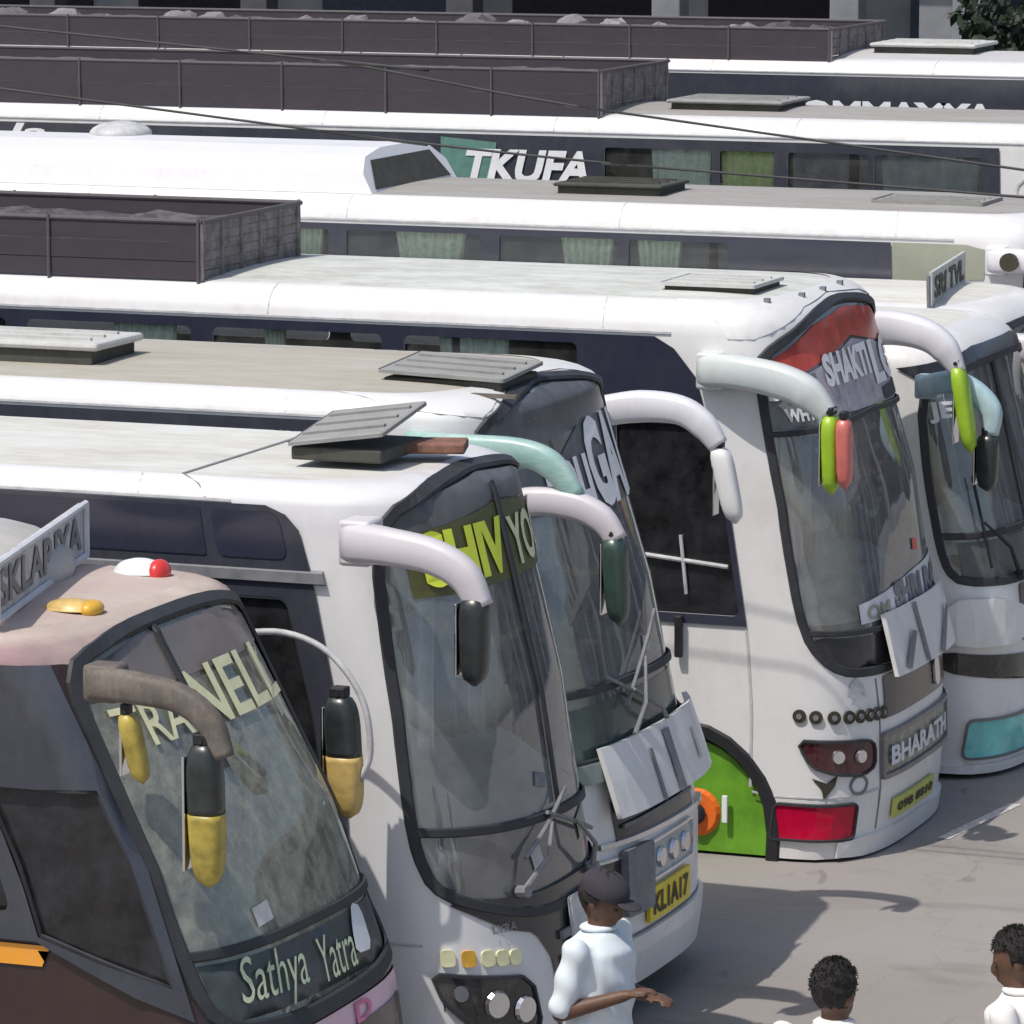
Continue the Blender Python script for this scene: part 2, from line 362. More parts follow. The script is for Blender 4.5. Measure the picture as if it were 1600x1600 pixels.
def cdt(outline, holes, pts):
    """triangulate outline minus holes, with inner points"""
    V = []; E = []
    for loop in [outline] + holes:
        b = len(V); V += [Vector(p) for p in loop]; E += [(b + i, b + (i + 1) % len(loop)) for i in range(len(loop))]
    segs = [outline] + holes
    for p in pts: V.append(Vector(p))
    r = delaunay_2d_cdt(V, E, [], 0, 1e-5)
    vs, fs = r[0], r[2]; out = []
    for f in fs:
        c = sum((vs[i] for i in f), Vector((0, 0))) / len(f)
        if inpoly(c, outline) and not any(inpoly(c, h) for h in holes):
            a, b_, c_ = [vs[i] for i in f]
            if abs((b_ - a).cross(c_ - a)) > 1e-9: out.append(list(f))
    return vs, out
def gridpts(g, outline, holes, du, dv, fine=True):
    us = [p[0] for p in outline]; vs = [p[1] for p in outline]; u0, u1, v0, v1 = min(us), max(us), min(vs), max(vs)
    U = [0.0]; u = 0
    while u < max(abs(u0), abs(u1)):
        u += du if u < g.U0 + .3 else (du * 1.7 if u < g.U0 + 1.75 else .8); U += [u, -u]
    U = [u for u in U if u0 + du * .3 < u < u1 - du * .3]
    Vv = [v0 + (v1 - v0) * k / max(1, math.ceil((v1 - v0) / dv)) for k in range(1, max(1, math.ceil((v1 - v0) / dv)))]
    Vv = [q for q in Vv if q < g.zs - .03] + ([g.zs + g.vr * k / 6 for k in range(0, 6) if v0 < g.zs + g.vr * k / 6 < v1] if v1 > g.zs else [])
    out = []
    for a in U:
        for b in Vv:
            if inpoly((a, b), outline) and not any(inpoly((a, b), h) for h in holes): out.append((a, b))
    return out
def patch(name, g, outline, mat, parent, off=.004, thick=0, holes=(), du=.09, dv=.12, smooth=True, dens=.12):
    outline = densify(list(outline), dens); holes = [densify(list(h), dens) for h in holes]
    vs, fs = cdt(outline, holes, gridpts(g, outline, holes, du, dv))
    used = sorted({i for f in fs for i in f}); mp = {i: k for k, i in enumerate(used)}
    V = [g.P(vs[i].x, vs[i].y, off) for i in used]; F = [[mp[i] for i in f] for f in fs]
    # consistent orientation: outward
    for k, f in enumerate(F):
        a, b, c = [vs[used[i]] for i in f]
        if (b - a).cross(c - a) < 0: F[k] = f[::-1]
    if thick:
        n = len(V); V += [g.P(vs[i].x, vs[i].y, off - thick) if off - thick != 0 else g.P(vs[i].x, vs[i].y) for i in used]
        ed = {}
        for f in F:
            for a, b in zip(f, f[1:] + f[:1]):
                ed[(a, b)] = ed.get((a, b), 0) + 1
        base = list(F)
        for (a, b) in list(ed):
            if (b, a) not in ed: F.append([b, a, a + n, b + n])
        F += [[i + n for i in f[::-1]] for f in base]
    return link(name, V, F, mat, parent, smooth and not thick)
def strip(name, g, poly, mat, parent, w=.05, off=.02, closed=True, into=None):
    """raised rubber strip along a line on the surface"""
    poly = densify(list(poly), .06) if closed else densify(list(poly), .06)[:]
    if not closed:
        # densify closes the loop: drop the closing run
        src = list(into or poly); pts = []
        for a, b in zip(src, src[1:]):
            l = math.hypot(b[0] - a[0], b[1] - a[1]); n = max(1, int(l / .06))
            for k in range(n): pts.append((a[0] + (b[0] - a[0]) * k / n, a[1] + (b[1] - a[1]) * k / n))
        pts.append(src[-1]); poly = pts
    n = len(poly); V = []; F = []
    for i, p in enumerate(poly):
        a = poly[i - 1] if (closed or i) else p; b = poly[(i + 1) % n] if (closed or i < n - 1) else p
        d = Vector((b[0] - a[0], b[1] - a[1])); d.normalize(); q = Vector((-d.y, d.x))
        for k, o in ((-.5, .001), (-.35, off), (.35, off), (.5, .001)):
            V.append(g.P(p[0] + q.x * w * k, p[1] + q.y * w * k, o))
    for i in range(n if closed else n - 1):
        j = (i + 1) % n
        for k in range(3): F.append([i * 4 + k, i * 4 + k + 1, j * 4 + k + 1, j * 4 + k])
    return link(name, V, F, mat, parent)
_tc = {}
def text_geo(s, shear=0, bold=.0):
    c = bpy.data.curves.new('tmp', 'FONT'); c.body = s; c.size = 1; c.shear = shear; c.offset = bold; c.resolution_u = 3
    o = bpy.data.objects.new('tmp', c); COL.objects.link(o)
    me = o.to_mesh(); vs = [v.co.copy() for v in me.vertices]; fs = [list(p.vertices) for p in me.polygons]
    o.to_mesh_clear(); bpy.data.objects.remove(o); bpy.data.curves.remove(c)
    x0 = min(v.x for v in vs); x1 = max(v.x for v in vs); y0 = min(v.y for v in vs); y1 = max(v.y for v in vs)
    return [((v.x - x0) / (x1 - x0), (v.y - y0) / (y1 - y0)) for v in vs], fs
def text_on(name, g, s, u0, v0, u1, v1, mat, parent, off=.014, shear=0, bold=.02, dv=0):
    """lettering laid on the body: u0..u1, v0..v1 box; dv tilts the line"""
    vs, fs = text_geo(s, shear, bold)
    V = [g.P(u0 + (u1 - u0) * a, v0 + (v1 - v0) * b + dv * a, off) for a, b in vs]
    return link(name, V, fs, mat, parent)
def text_plane(name, s, o, ex, ey, mat, parent, bold=.02, shear=0):
    vs, fs = text_geo(s, shear, bold); o = Vector(o); ex = Vector(ex); ey = Vector(ey)
    return link(name, [o + ex * a + ey * b for a, b in vs], fs, mat, parent)

def arch(uc, rx, rz, n=14):
    return [(uc + rx * math.cos(math.pi * k / n), .0 + rz * math.sin(math.pi * k / n)) for k in range(n + 1)]
def make_shell(g, root, mbody, mroof, holes, du=.09, wheels=True, side_mat=None):
    """body shell with real openings, roof cap, rear wall, wheels, floor"""
    hs = [list(h) for h in holes]
    ua = -(g.U0 + .66); ub = -(g.U - 2.6)
    rx, rz = .57, max(.5, .76)
    outl = [(-g.U, g.z0)]
    if wheels:
        for uc in (ub, ua): outl += [(uc - rx * math.sqrt(max(0, 1 - (g.z0 / rz) ** 2)), g.z0)] + [q for q in arch(uc, rx, rz)[::-1] if q[1] > g.z0 + .02] + [(uc + rx * math.sqrt(max(0, 1 - (g.z0 / rz) ** 2)), g.z0)]
        for uc in (-ua, -ub): outl += [(uc - rx * math.sqrt(max(0, 1 - (g.z0 / rz) ** 2)), g.z0)] + [q for q in arch(uc, rx, rz)[::-1] if q[1] > g.z0 + .02] + [(uc + rx * math.sqrt(max(0, 1 - (g.z0 / rz) ** 2)), g.z0)]
    uf = g.U0 + 1.7; outl += [(g.U, g.z0), (g.U, g.zs)] + [(uf, g.zs + g.vr * k / 6) for k in range(7)] + [(-uf, g.zs + g.vr * k / 6) for k in range(6, -1, -1)] + [(-g.U, g.zs)]
    b = patch('body', g, outl, mbody, root, off=0, holes=hs, du=du, dv=.14, dens=.15)
    V = []; F = []
    for sg in (-1, 1):
        b0 = len(V); nn = 24
        for i in range(nn + 1):
            for j in range(7): V.append(g.P(sg * (uf + (g.U - uf) * i / nn), g.zs + g.vr * j / 6))
        for i in range(nn):
            for j in range(6):
                q = [b0 + i * 7 + j, b0 + i * 7 + j + 1, b0 + i * 7 + 8 + j, b0 + i * 7 + 7 + j]; F.append(q if sg < 0 else q[::-1])
    link('roof_edge', V, F, mbody, root, True)
    if isinstance(mbody, list):
        xs_ = g.P(.95, g.zs).x
        for o_ in (b, COL.objects[-1] if False else bpy.data.objects[[q.name for q in root.children if q.name.startswith('roof_edge')][0]]):
            for p_ in o_.data.polygons:
                c_ = p_.center + wloc(o_)
                if c_.z > g.zs - .005: p_.material_index = 1
        mbody = mbody[0]
    # rear wall
    xr = g.P(-g.U, 1).x
    rp = [g.P(-g.U, v) for v in [g.z0] + [g.zs + g.vr * k / 6 for k in range(7)]] + [g.P(g.U, v) for v in [g.zs + g.vr * k / 6 for k in range(6, -1, -1)] + [g.z0]]
    link('rear_wall', rp, [list(range(len(rp)))[::-1]], mbody, root)
    # roof cap
    us = []; u = -g.U
    while u < g.U: us.append(u); u += .8 if abs(u + .4) > g.U0 + 1.2 else .09
    us.append(g.U); ring0 = [g.P(u, g.vt) for u in us]
    xm = g.P(0, g.vt).x - 1.6; V = []; F = []; K = 9; n = len(us)
    for k in range(K + 1):
        s = 1 - k / K
        for p in ring0:
            x = p.x if p.x < xm else xm + (p.x - xm) * (s ** .5 if k < K else 0)
            V.append(Vector((x, g.yc + (p.y - g.yc) * s, p.z + g.crown * (1 - s * s))))
    for k in range(K):
        for i in range(n - 1): F.append([k * n + i, k * n + i + 1, (k + 1) * n + i + 1, (k + 1) * n + i])
    link('roof', V, F, mroof, root, True)
    for sg in (-1, 1):
        strip('rain_gutter', g, [(0, 0)], M['lgrey'], root, w=.018, off=.009, closed=False, into=[(sg * (g.U0 + .35), g.zs + .012), (sg * (g.U0 + 4.0), g.zs + .012), (sg * (g.U - .1), g.zs + .012)])
        k = g.U0 + 1.15
        while k < g.U - .5:
            strip('roof_joint', g, [(0, 0)], M['lgrey'], root, w=.009, off=.003, closed=False, into=[(sg * k, g.zs + .03), (sg * k, g.zs + g.vr * .9)]); k += 2.3
    # floor + bulkhead inside
    bm = bmesh.new(); x0 = xr + .1; x1 = g.xf - .35
    box(bm, ((x0 + x1) / 2, g.yc, .86), (x1 - x0, g.w - .12, .08)); link_bm('floor', bm, M['trim'], root)
    if wheels:
        for uc, axle in ((ua, 0), (ub, 1)):
            X = g.P(uc, .5).x
            for sg in (-1, 1):
                yo = g.yc + sg * (g.hw - .06); yi = yo - sg * .28
                bm = bmesh.new()
                prof = [(.29, 0), (.45, .0), (.49, .03), (.49, .25), (.45, .28), (.29, .28)]
                N = 28; rg = []
                for k in range(N):
                    a = 2 * math.pi * k / N
                    rg.append([bm.verts.new((X + r * math.cos(a), yo - sg * d, .49 + r * math.sin(a))) for r, d in prof])
                for k in range(N):
                    for j in range(len(prof)): bm.faces.new((rg[k][j], rg[k][(j + 1) % 6], rg[(k + 1) % N][(j + 1) % 6], rg[(k + 1) % N][j]))
                wh = link_bm('wheel', bm, M['tyre'], root)
                bm = bmesh.new()
                cyl(bm, (X, yo - sg * .06, .49), (X, yo - sg * .2, .49), .289, n=24); cyl(bm, (X, yo - sg * .005, .49), (X, yo - sg * .1, .49), .1, .13, n=12)
                for k in range(8):
                    a = k * math.pi / 4; cyl(bm, (X + .17 * math.cos(a), yo - sg * .03, .49 + .17 * math.sin(a)), (X + .17 * math.cos(a), yo - sg * .07, .49 + .17 * math.sin(a)), .018, n=6)
                link_bm('rim', bm, M['rim'], wh)
            # wheel housing
            bm = bmesh.new(); N = 14; a_, b_ = [], []
            for k in range(N + 1):
                t = math.pi * k / N
                a_.append(bm.verts.new((X + .585 * math.cos(t), g.yn + .02, .775 * math.sin(t) + .0))); b_.append(bm.verts.new((X + .585 * math.cos(t), g.yn + g.w - .02, .775 * math.sin(t))))
            for k in range(N): bm.faces.new((a_[k], a_[k + 1], b_[k + 1], b_[k]))
            link_bm('wheel_housing', bm, M['black'], root)
    return ua, ub

def curtain(root, x0, y0, x1, y1, z0, z1, mat, folds=5, amp=.03, taper=.15, name='curtain'):
    V = []; F = []; n = folds * 8; m = 5; d = Vector((x1 - x0, y1 - y0, 0)); nn = Vector((-d.y, d.x, 0)).normalized()
    for j in range(m + 1):
        t = j / m
        sq = 1 - taper * (1 - t) * .9
        for i in range(n + 1):
            s = i / n; ss = .5 + (s - .5) * sq
            p = Vector((x0, y0, z0 + (z1 - z0) * t)) + d * ss + nn * amp * math.sin(s * folds * 2 * math.pi + .4 * math.sin(t * 3)) * (1 - .4 * t)
            V.append(p)
    for j in range(m):
        for i in range(n): F.append([j * (n + 1) + i, j * (n + 1) + i + 1, (j + 1) * (n + 1) + i + 1, (j + 1) * (n + 1) + i])
    o = link(name, V, F, mat, root, True); return o

def windscreen(g, root, outline, bars=(), mg='gws', gasket=.06, split=None, barw=.045):
    sc = patch('windscreen', g, outline, M[mg], root, off=-.012, du=.08, dv=.1)
    strip('windscreen_seal', g, outline, M['rubber'], root, w=gasket, off=.016)
    for b in bars: strip('windscreen_bar', g, None or [b[0]], M['rubber'], root, w=barw, off=.012, closed=False, into=b)
    return sc
def wiper(g, root, base, tip, blade, mat='black'):
    bm = bmesh.new()
    a = g.P(*base, .03); b = g.P((base[0] + tip[0]) / 2, (base[1] + tip[1]) / 2, .09); c = g.P(*tip, .05)
    tube(bm, [a, b, c], [.016, .012, .009], 6); cyl(bm, g.P(*base, .0), g.P(*base, .06), .03, n=8)
    q = [g.P(tip[0] + blade[0] * k, tip[1] + blade[1] * k, .03) for k in (-1, -.5, 0, .5, 1)]
    tube(bm, q, .011, 6); return link_bm('wiper', bm, M[mat], root)

def mirror_arm(root, pts, r, mat, flat=.8, base=True):
    bm = bmesh.new(); tube(bm, pts, r, 14, flat, 3.2, smooth_n=6)
    if base:
        p = Vector(pts[0]); rr = r[0] if isinstance(r, list) else r
        box(bm, p + Vector((.04, .03, 0)), (.16, rr * 1.9, rr * 2.25), bev=.02)
    a = link_bm('mirror_arm', bm, mat, root, False)
    for p in a.data.polygons: p.use_smooth = len(p.vertices) == 4 and p.area < .004
    return a
def mirror_head(parent, top, bot, wx, wy, mat, mat2=None, split=.5, glass=True, tilt=0, power=3.0):
    """hanging mirror housing: rounded capsule between top and bot"""
    top = Vector(top); bot = Vector(bot); n = 18; K = 12; L_ = (top - bot)
    def seg(name, t0, t1, m, grow=0):
        bm = bmesh.new(); rings = []
        for k in range(K + 1):
            t = t0 + (t1 - t0) * k / K
            e = abs(2 * t - 1); s = ((1 - e ** 4.5) ** .4 if e < 1 else 0) * (.86 + .14 * t)
            s = max(s, .12)
            c = bot + L_ * t; ring = []
            for i in range(n):
                a = 2 * math.pi * i / n; cx, cy = math.cos(a), math.sin(a); f = 2 / power
                ring.append(bm.verts.new(c + Vector((math.copysign(abs(cx) ** f, cx) * wx * s / 2, math.copysign(abs(cy) ** f, cy) * wy * s / 2, 0)) * (1 + grow)))
            rings.append(ring)
        for a, b in zip(rings, rings[1:]):
            for i in range(n): bm.faces.new((a[i], a[(i + 1) % n], b[(i + 1) % n], b[i]))
        bm.faces.new(rings[0][::-1]); bm.faces.new(rings[-1])
        return link_bm(name, bm, m, parent, True)
    if mat2 is None: h = seg('mirror_head', 0, 1, mat)
    else:
        h = seg('mirror_head', split, 1, mat)
        seg('mirror_cover', 0, split, mat2, .03)
    bm = bmesh.new(); box(bm, top + Vector((0, 0, .005)), (wx * .45, wy * .5, .05), bev=.008); cyl(bm, top + Vector((0, -wy * .3, .0)), top + Vector((0, wy * .3, .0)), .014, n=8); link_bm('mirror_bracket', bm, M['black'], h)
    if glass:
        bm = bmesh.new(); c = (top + bot) / 2
        box(bm, c + Vector((-wx * .5 - .002, 0, 0)), (.012, wy * .75, L_.length * .78), Matrix.Rotation(0, 3, 'X'), .004)
        o = link_bm('mirror_glass', bm, M['mirror'], h)
    return h
def hatch(root, cx, cy, z, lx, ly, h=.12, tilt=0, tiltx=0, lidm='lid'):
    h *= .8
    """roof hatch: dark frame with a pale lid"""
    rot = Matrix.Rotation(R(tilt), 3, 'Y') @ Matrix.Rotation(R(tiltx), 3, 'X')
    bm = bmesh.new(); box(bm, (cx, cy, z + h * .36), (lx * .93, ly * .9, h * .8), bev=.01); f = link_bm('roof_hatch', bm, M['lidd'], root)
    bm = bmesh.new(); dz = abs(math.sin(R(tilt))) * lx / 2 + abs(math.sin(R(tiltx))) * ly / 2
    box(bm, (cx, cy, z + h * .88 + dz), (lx, ly, h * .28), rot, bev=.02)
    for k in (-.28, 0, .28): box(bm, Vector((cx, cy, z + h * .88 + dz)) + rot @ Vector((0, ly * k, h * .17)), (lx * .85, .03, .02), rot)
    link_bm('lid', bm, M[lidm], f); return f
def dash(g, root, mat, z=1.36, depth=.75, wheel=True, zt=.16):
    """dashboard following the front, steering wheel, driver seat (driver sits on the near side)"""
    V = []; F = []; us = [-g.U0 * .86 + g.U0 * 1.72 * k / 16 for k in range(17)]
    for u in us:
        p = g.P(u, z); f = Vector((g.xf - .95, p.y, z))
        V += [Vector((p.x - .04, p.y, z)), Vector((p.x - .04 - depth * .4, p.y, z + zt * .6)), Vector((min(p.x - .1, g.xf - depth - .1), p.y, z + zt)), Vector((g.xf - depth - .16, p.y, z - .45))]
    for i in range(16):
        for k in range(3): F.append([i * 4 + k, i * 4 + k + 1, i * 4 + 4 + k + 1, i * 4 + 4 + k])
    link('dashboard', V, F, mat, root)
    if wheel:
        bm = bmesh.new(); c = Vector((g.xf - 1.05, g.yn + .6, z + .2)); rot = Matrix.Rotation(R(-62), 3, 'Y'); N = 20
        pts = [c + rot @ Vector((.23 * math.cos(2 * math.pi * k / N), .23 * math.sin(2 * math.pi * k / N), 0)) for k in range(N + 1)]
        tube(bm, pts, .016, 6)
        for k in (0, 2.1, 4.2): cyl(bm, c, c + rot @ Vector((.23 * math.cos(k), .23 * math.sin(k), 0)), .012, n=6)
        cyl(bm, c, c + Vector((.3, 0, -.35)), .03, n=8); link_bm('steering_wheel', bm, M['black'], root)
        for nm, yy, xx, mt in (('driver_seat', g.yn + .6, g.xf - 1.75, 'seat'), ('crew_seat', g.yn + g.w - .6, g.xf - 1.75, 'seatb')):
            bm = bmesh.new(); box(bm, (xx, yy, z - .12), (.5, .52, .14), bev=.04); box(bm, (xx - .28, yy, z + .28), (.13, .5, .74), Matrix.Rotation(R(-8), 3, 'Y'), bev=.05)
            st_ = link_bm(nm, bm, M[mt], root); bm = bmesh.new(); box(bm, (xx - .34, yy, z + .74), (.13, .3, .24), bev=.04); link_bm('headrest_cover', bm, M['dashw'], st_)
def bulkhead(g, root, back=2.35, mat='trim', z1=None):
    bm = bmesh.new(); z1 = z1 or g.zs - .05; x = g.xf - back
    box(bm, (x, g.yn + .48, (z1 + .9) / 2), (.05, .84, z1 - .9)); box(bm, (x, g.yn + g.w - .48, (z1 + .9) / 2), (.05, .84, z1 - .9)); box(bm, (x, g.yc, z1 - .12), (.05, g.w - .1, .24))
    link_bm('partition', bm, M[mat], root)
def passenger_seats(g, root, n=4, start=3.1):
    for i in range(n):
        for yy in (g.yn + .5, g.yn + g.w - .5):
            bm = bmesh.new(); x = g.xf - start - i * .95
            box(bm, (x, yy, 1.3), (.45, .8, .14), bev=.04); box(bm, (x - .26, yy, 1.72), (.12, .78, .78), Matrix.Rotation(R(-12), 3, 'Y'), bev=.05); link_bm('passenger_seat', bm, M['seat'], root)

def side_windows(g, root, frame, panes, mframe, mglass, both=True, seal=1, boff=.014):
    """frame: outline of the dark band; panes: list of outlines (glazed openings)"""
    f = patch('window_band', g, frame, M[mframe], root, off=boff, holes=panes, du=.12, dv=.3, dens=.3)
    for p in panes:
        o = patch('window', g, p, M['gside' if mglass == 'mixed' and min(q[1] for q in p) > 2.7 else ('gdark' if mglass == 'mixed' else mglass)], root, off=-.012, du=.15, dv=.5, dens=.4)
        if seal and p is panes[0] and len(panes) < 5 or seal == 2: strip('window_seal', g, p, M['rubber'], o, w=.03, off=.012)
    if both:
        mir = [(-u, v) for u, v in frame][::-1]; mp = [[(-u, v) for u, v in p][::-1] for p in panes]
        patch('window_band', g, mir, M[mframe], root, off=.006, holes=mp, du=.12, dv=.3, dens=.3)
        for p in mp: patch('window', g, p, M['gdark' if mglass == 'mixed' else mglass], root, off=-.012, du=.15, dv=.5, dens=.4)

def stickers(g, root, spots, seed=1):
    rn = random.Random(seed)
    for u, v, a, b, m in spots:
        t = rn.uniform(-.3, .3); q = [(u + x * a * math.cos(t) - y * b * math.sin(t), v + x * a * math.sin(t) + y * b * math.cos(t)) for x, y in ((-.5, -.5), (.5, -.5), (.5, .5), (-.5, .5))]
        patch('glass_sticker', g, q, M[m], root, off=-.004, du=.1, dv=.1)
def seam(g, root, pts, w=.014, m='lgrey'): return strip('body_seam', g, [(0, 0)], M[m], root, w=w, off=.003, closed=False, into=pts)
def garland(g, root, u0, u1, v, sag, mat, off=-.08):
    bm = bmesh.new(); n = 16
    for k in range(n + 1):
        t = k / n; ell(bm, g.P(u0 + (u1 - u0) * t, v - sag * 4 * t * (1 - t), off), (.022, .026, .026), seg=6)
    link_bm('garland', bm, mat, root)
def mir(p): return [(-u, v) for u, v in p][::-1]
YARD = 'coaches parked side by side in the yard'
def plate(g, root, u0, v0, u1, v1, s, mat, tilt=0, shear=0):
    q = patch('number_plate', g, [(u0, v0), (u1, v0), (u1, v1), (u0, v1)], mat, root, off=.03, thick=.02, du=.2, dv=.2)
    text_on('plate_lettering', g, s, u0 + .05, v0 + .03, u1 - .05, v1 - .03, M['ink'], q, off=.036, bold=.03)
    return q
def lamp(g, root, outline, mat, name='headlight', bulbs=(), rim=None, off=.012):
    h = patch(name, g, outline, mat, root, off=off, thick=.03, du=.1, dv=.1, dens=.06)
    for (u, v, r) in bulbs:
        bm = bmesh.new(); p = g.P(u, v, off + .002); q = g.P(u, v, off + .02)
        cyl(bm, p, q, r, r * .85, 14); link_bm('lamp_lens', bm, M['chrome'], h)
    if rim: strip('lamp_rim', g, outline, M[rim], h, w=.02, off=off + .012)
    return h
def base(g): return (g.P(-g.U0 - 3, 1).x, g.yc, 0)
exec_order = []

# ================================================================== THE SETTING
link('ground', [(-300, -80, 0), (300, -80, 0), (300, 500, 0), (-300, 500, 0)], [[0, 1, 2, 3]], ground_mat(), None, origin=Vector((0, 0, 0)))['kind'] = 'structure'
# worn white parking line
PB = ((0, .05), (.4, 0), (.9, .01), (1.3, .06), (2.2, .2), (3.2, .45))
mk = link('parking_line', [(-7.74, 27.55, .004), (-7.66, 27.55, .004), (-7.5, 28.7, .004), (-7.58, 28.7, .004)], [[0, 1, 2, 3]], plain('worn_white_road_paint', (.55, .53, .5), .8, 0, .4, 20)); mk['kind'] = 'structure'

# ================================================================== COACH A (nearest, dark sides, cream-pink roof)
gA = Geo(-7.68, 17.1, w=1.98, z0=.3, zs=2.84, hr=.12, ri=.18, fi=1.2, a=.45, crown=.04, prof=((0, .06), (.9, 0), (1.25, .05), (2.0, .33), (2.85, .8)), L=9)
def coach_a():
    g = gA; root = empty('coach', base(g), 'dark maroon coach with a dusty cream roof and a lettered roof board, nearest the camera', 'coach', YARD)
    wso = chaikin([(-.9, 2.83), (-.45, 2.96), (.45, 2.96), (.9, 2.83), (.98, 2.2), (.98, 1.33), (.4, 1.28), (-.4, 1.28), (-.93, 1.33), (-.97, 1.8), (-.94, 2.3)], 2, .2)
    p1 = [(-1.27, 2.33), (-1.02, 2.33), (-1.04, 1.52), (-1.6, 1.7), (-1.6, 2.33)][::-1]
    p2 = rrect(-2.9, 1.8, -1.72, 2.48, .05); p3 = rrect(-4.3, 1.8, -3.05, 2.48, .05); p4 = rrect(-5.7, 1.8, -4.45, 2.48, .05)
    panes = [p1, p2, p3, p4]
    frame = [(-8.5, 2.835), (-8.5, 1.68), (-1.62, 1.68), (-1.0, 1.38), (-.98, 2.0), (-.96, 2.835)]
    make_shell(g, root, [M['maroon'], M['rimA'], M['roofA']], M['roofA'], [wso] + panes + [mir(p) for p in panes])
    side_windows(g, root, frame, panes, 'tint', 'gdark', boff=.03)
    windscreen(g, root, wso, bars=[[(-.93, 1.64), (.94, 1.6)], [(-.22, 2.95), (-.2, 2.3)]], mg='gwsA', gasket=.075)
    patch('stripe', g, [(-8, 1.57), (-1.64, 1.57), (-1.56, 1.66), (-8, 1.66)], M['orange'], root, off=.01, du=.3, dv=.3)
    patch('front_panel', g, chaikin([(-1.0, .5), (1.0, .5), (1.0, 1.24), (-1.0, 1.24)], 2, .1), M['pink'], root, off=.006)
    patch('grille', g, rrect(-.35, .75, .75, 1.14, .04), M['blackg'], root, off=.014, thick=.02)
    lamp(g, root, chaikin([(-.98, .6), (-.6, .6), (-.55, .9), (-.95, .9)], 1, .2), M['hldark'], bulbs=[(-.78, .75, .07)])
    lamp(g, root, mir(chaikin([(-.98, .6), (-.6, .6), (-.55, .9), (-.95, .9)], 1, .2)), M['hldark'], bulbs=[(.78, .75, .07)])
    text_on('front_lettering', g, 'D', .1, 1.14, .28, 1.23, plain('pink_lettering', (.7, .2, .35), .5), root, off=.016)
    # stickers on the screen
    patch('visor_film', g, [(-.86, 2.78), (-.4, 2.9), (.4, 2.9), (.86, 2.78), (.88, 2.68), (-.88, 2.68)], paint('brown_visor_film', (.17, .14, .13), (.3, .28, .25), amt=.5), root, off=-.006)
    text_on('sticker_lettering', g, 'NELL', -.2, 2.46, .74, 2.7, M['inkc'], root, off=.002, bold=.02)
    text_on('sticker_lettering', g, 'TRA', -.8, 2.47, -.3, 2.64, M['inkc'], root, off=.002, bold=.01)
    patch('lower_film', g, [(-.9, 1.36), (.82, 1.32), (.86, 1.56), (-.9, 1.6)], plain('dark_lower_film', (.06, .07, .07), .4), root, off=-.007)
    text_on('script_lettering', g, 'Sathya', -.74, 1.36, -.2, 1.6, M['inkg'], root, off=.004, shear=.45, bold=-.002, dv=-.02)
    text_on('script_lettering', g, 'Yatra', -.06, 1.36, .3, 1.54, M['inkg'], root, off=.004, shear=.45, bold=-.002)
    patch('white_sticker', g, chaikin([(.3, 1.4), (.5, 1.38), (.52, 1.56), (.42, 1.6), (.34, 1.5)], 1, .2), M['inkw'], root, off=.004)
    garland(g, root, -.7, .7, 2.3, .3, M['yellow']); stickers(g, root, [(-.4, 1.73, .14, .08, 'lgrey')], 5)
    # interior
    dash(g, root, M['dashb'], 1.42, .7); bulkhead(g, root, 2.6, 'trimg', 2.7)
    passenger_seats(g, root, 2, 3.2)
    bm = bmesh.new(); box(bm, (g.xf - .62, g.yn + .95, 1.66), (.3, .5, .2), bev=.05); link_bm('cloth_pile', bm, M['dashw'], root)
    bm = bmesh.new(); box(bm, (g.xf - .5, g.yn + .2, 1.5), (.35, .16, .14), bev=.05); link_bm('dash_cover', bm, M['dashw'], root)
    curtain(root, g.xf - .95, g.yn + .12, g.xf - .7, g.yn + .12, 1.5, 2.1, plain('faded_red_cloth', (.45, .1, .13), .9), 3, .02)
    curtain(root, g.xf - 1.0, g.yc - .15, g.xf - .9, g.yc + .2, 1.6, 2.5, plain('pale_hanging_cloth', (.82, .8, .76), .9), 3, .05); curtain(root, g.xf - .95, g.yc + .4, g.xf - .8, g.yc + .75, 1.6, 2.35, plain('mauve_cloth', (.45, .4, .44), .9), 3, .05); curtain(root, g.xf - 1.2, g.yn + .12, g.xf - 1.1, g.yn + .5, 1.7, 2.4, plain('lilac_cloth', (.78, .76, .8), .9), 3, .05)
    # mirrors
    y = 16.93
    a = mirror_arm(root, [(-8.36, y + .06, 2.82), (-8.12, y, 2.82), (-7.94, y, 2.79), (-7.81, y, 2.7), (-7.75, y, 2.56)], [.07, .065, .06, .055, .045], M['brown'])
    mirror_head(a, (-7.84, y, 2.63), (-7.82, y, 2.02), .155, .15, M['dkhouse'], M['yellow'], .5)
    mirror_head(root, (-8.2, y + .03, 2.72), (-8.13, y + .03, 2.42), .09, .1, M['yellow'], None)
    bm = bmesh.new(); y = 19.25
    tube(bm, [(-8.72, y - .1, 2.64), (-8.5, y, 2.64), (-8.28, y, 2.56), (-8.12, y, 2.36), (-8.08, y, 2.12), (-8.13, y, 1.98)], .016, 8, smooth_n=5)
    a = link_bm('mirror_arm', bm, M['lgrey'], root, True)
    mirror_head(a, (-8.23, y, 2.38), (-8.19, y, 1.8), .17, .15, M['dkhouse'], M['peach'], .5)
    # roof lamps, lettered board, tarp-covered dome
    z = 2.995
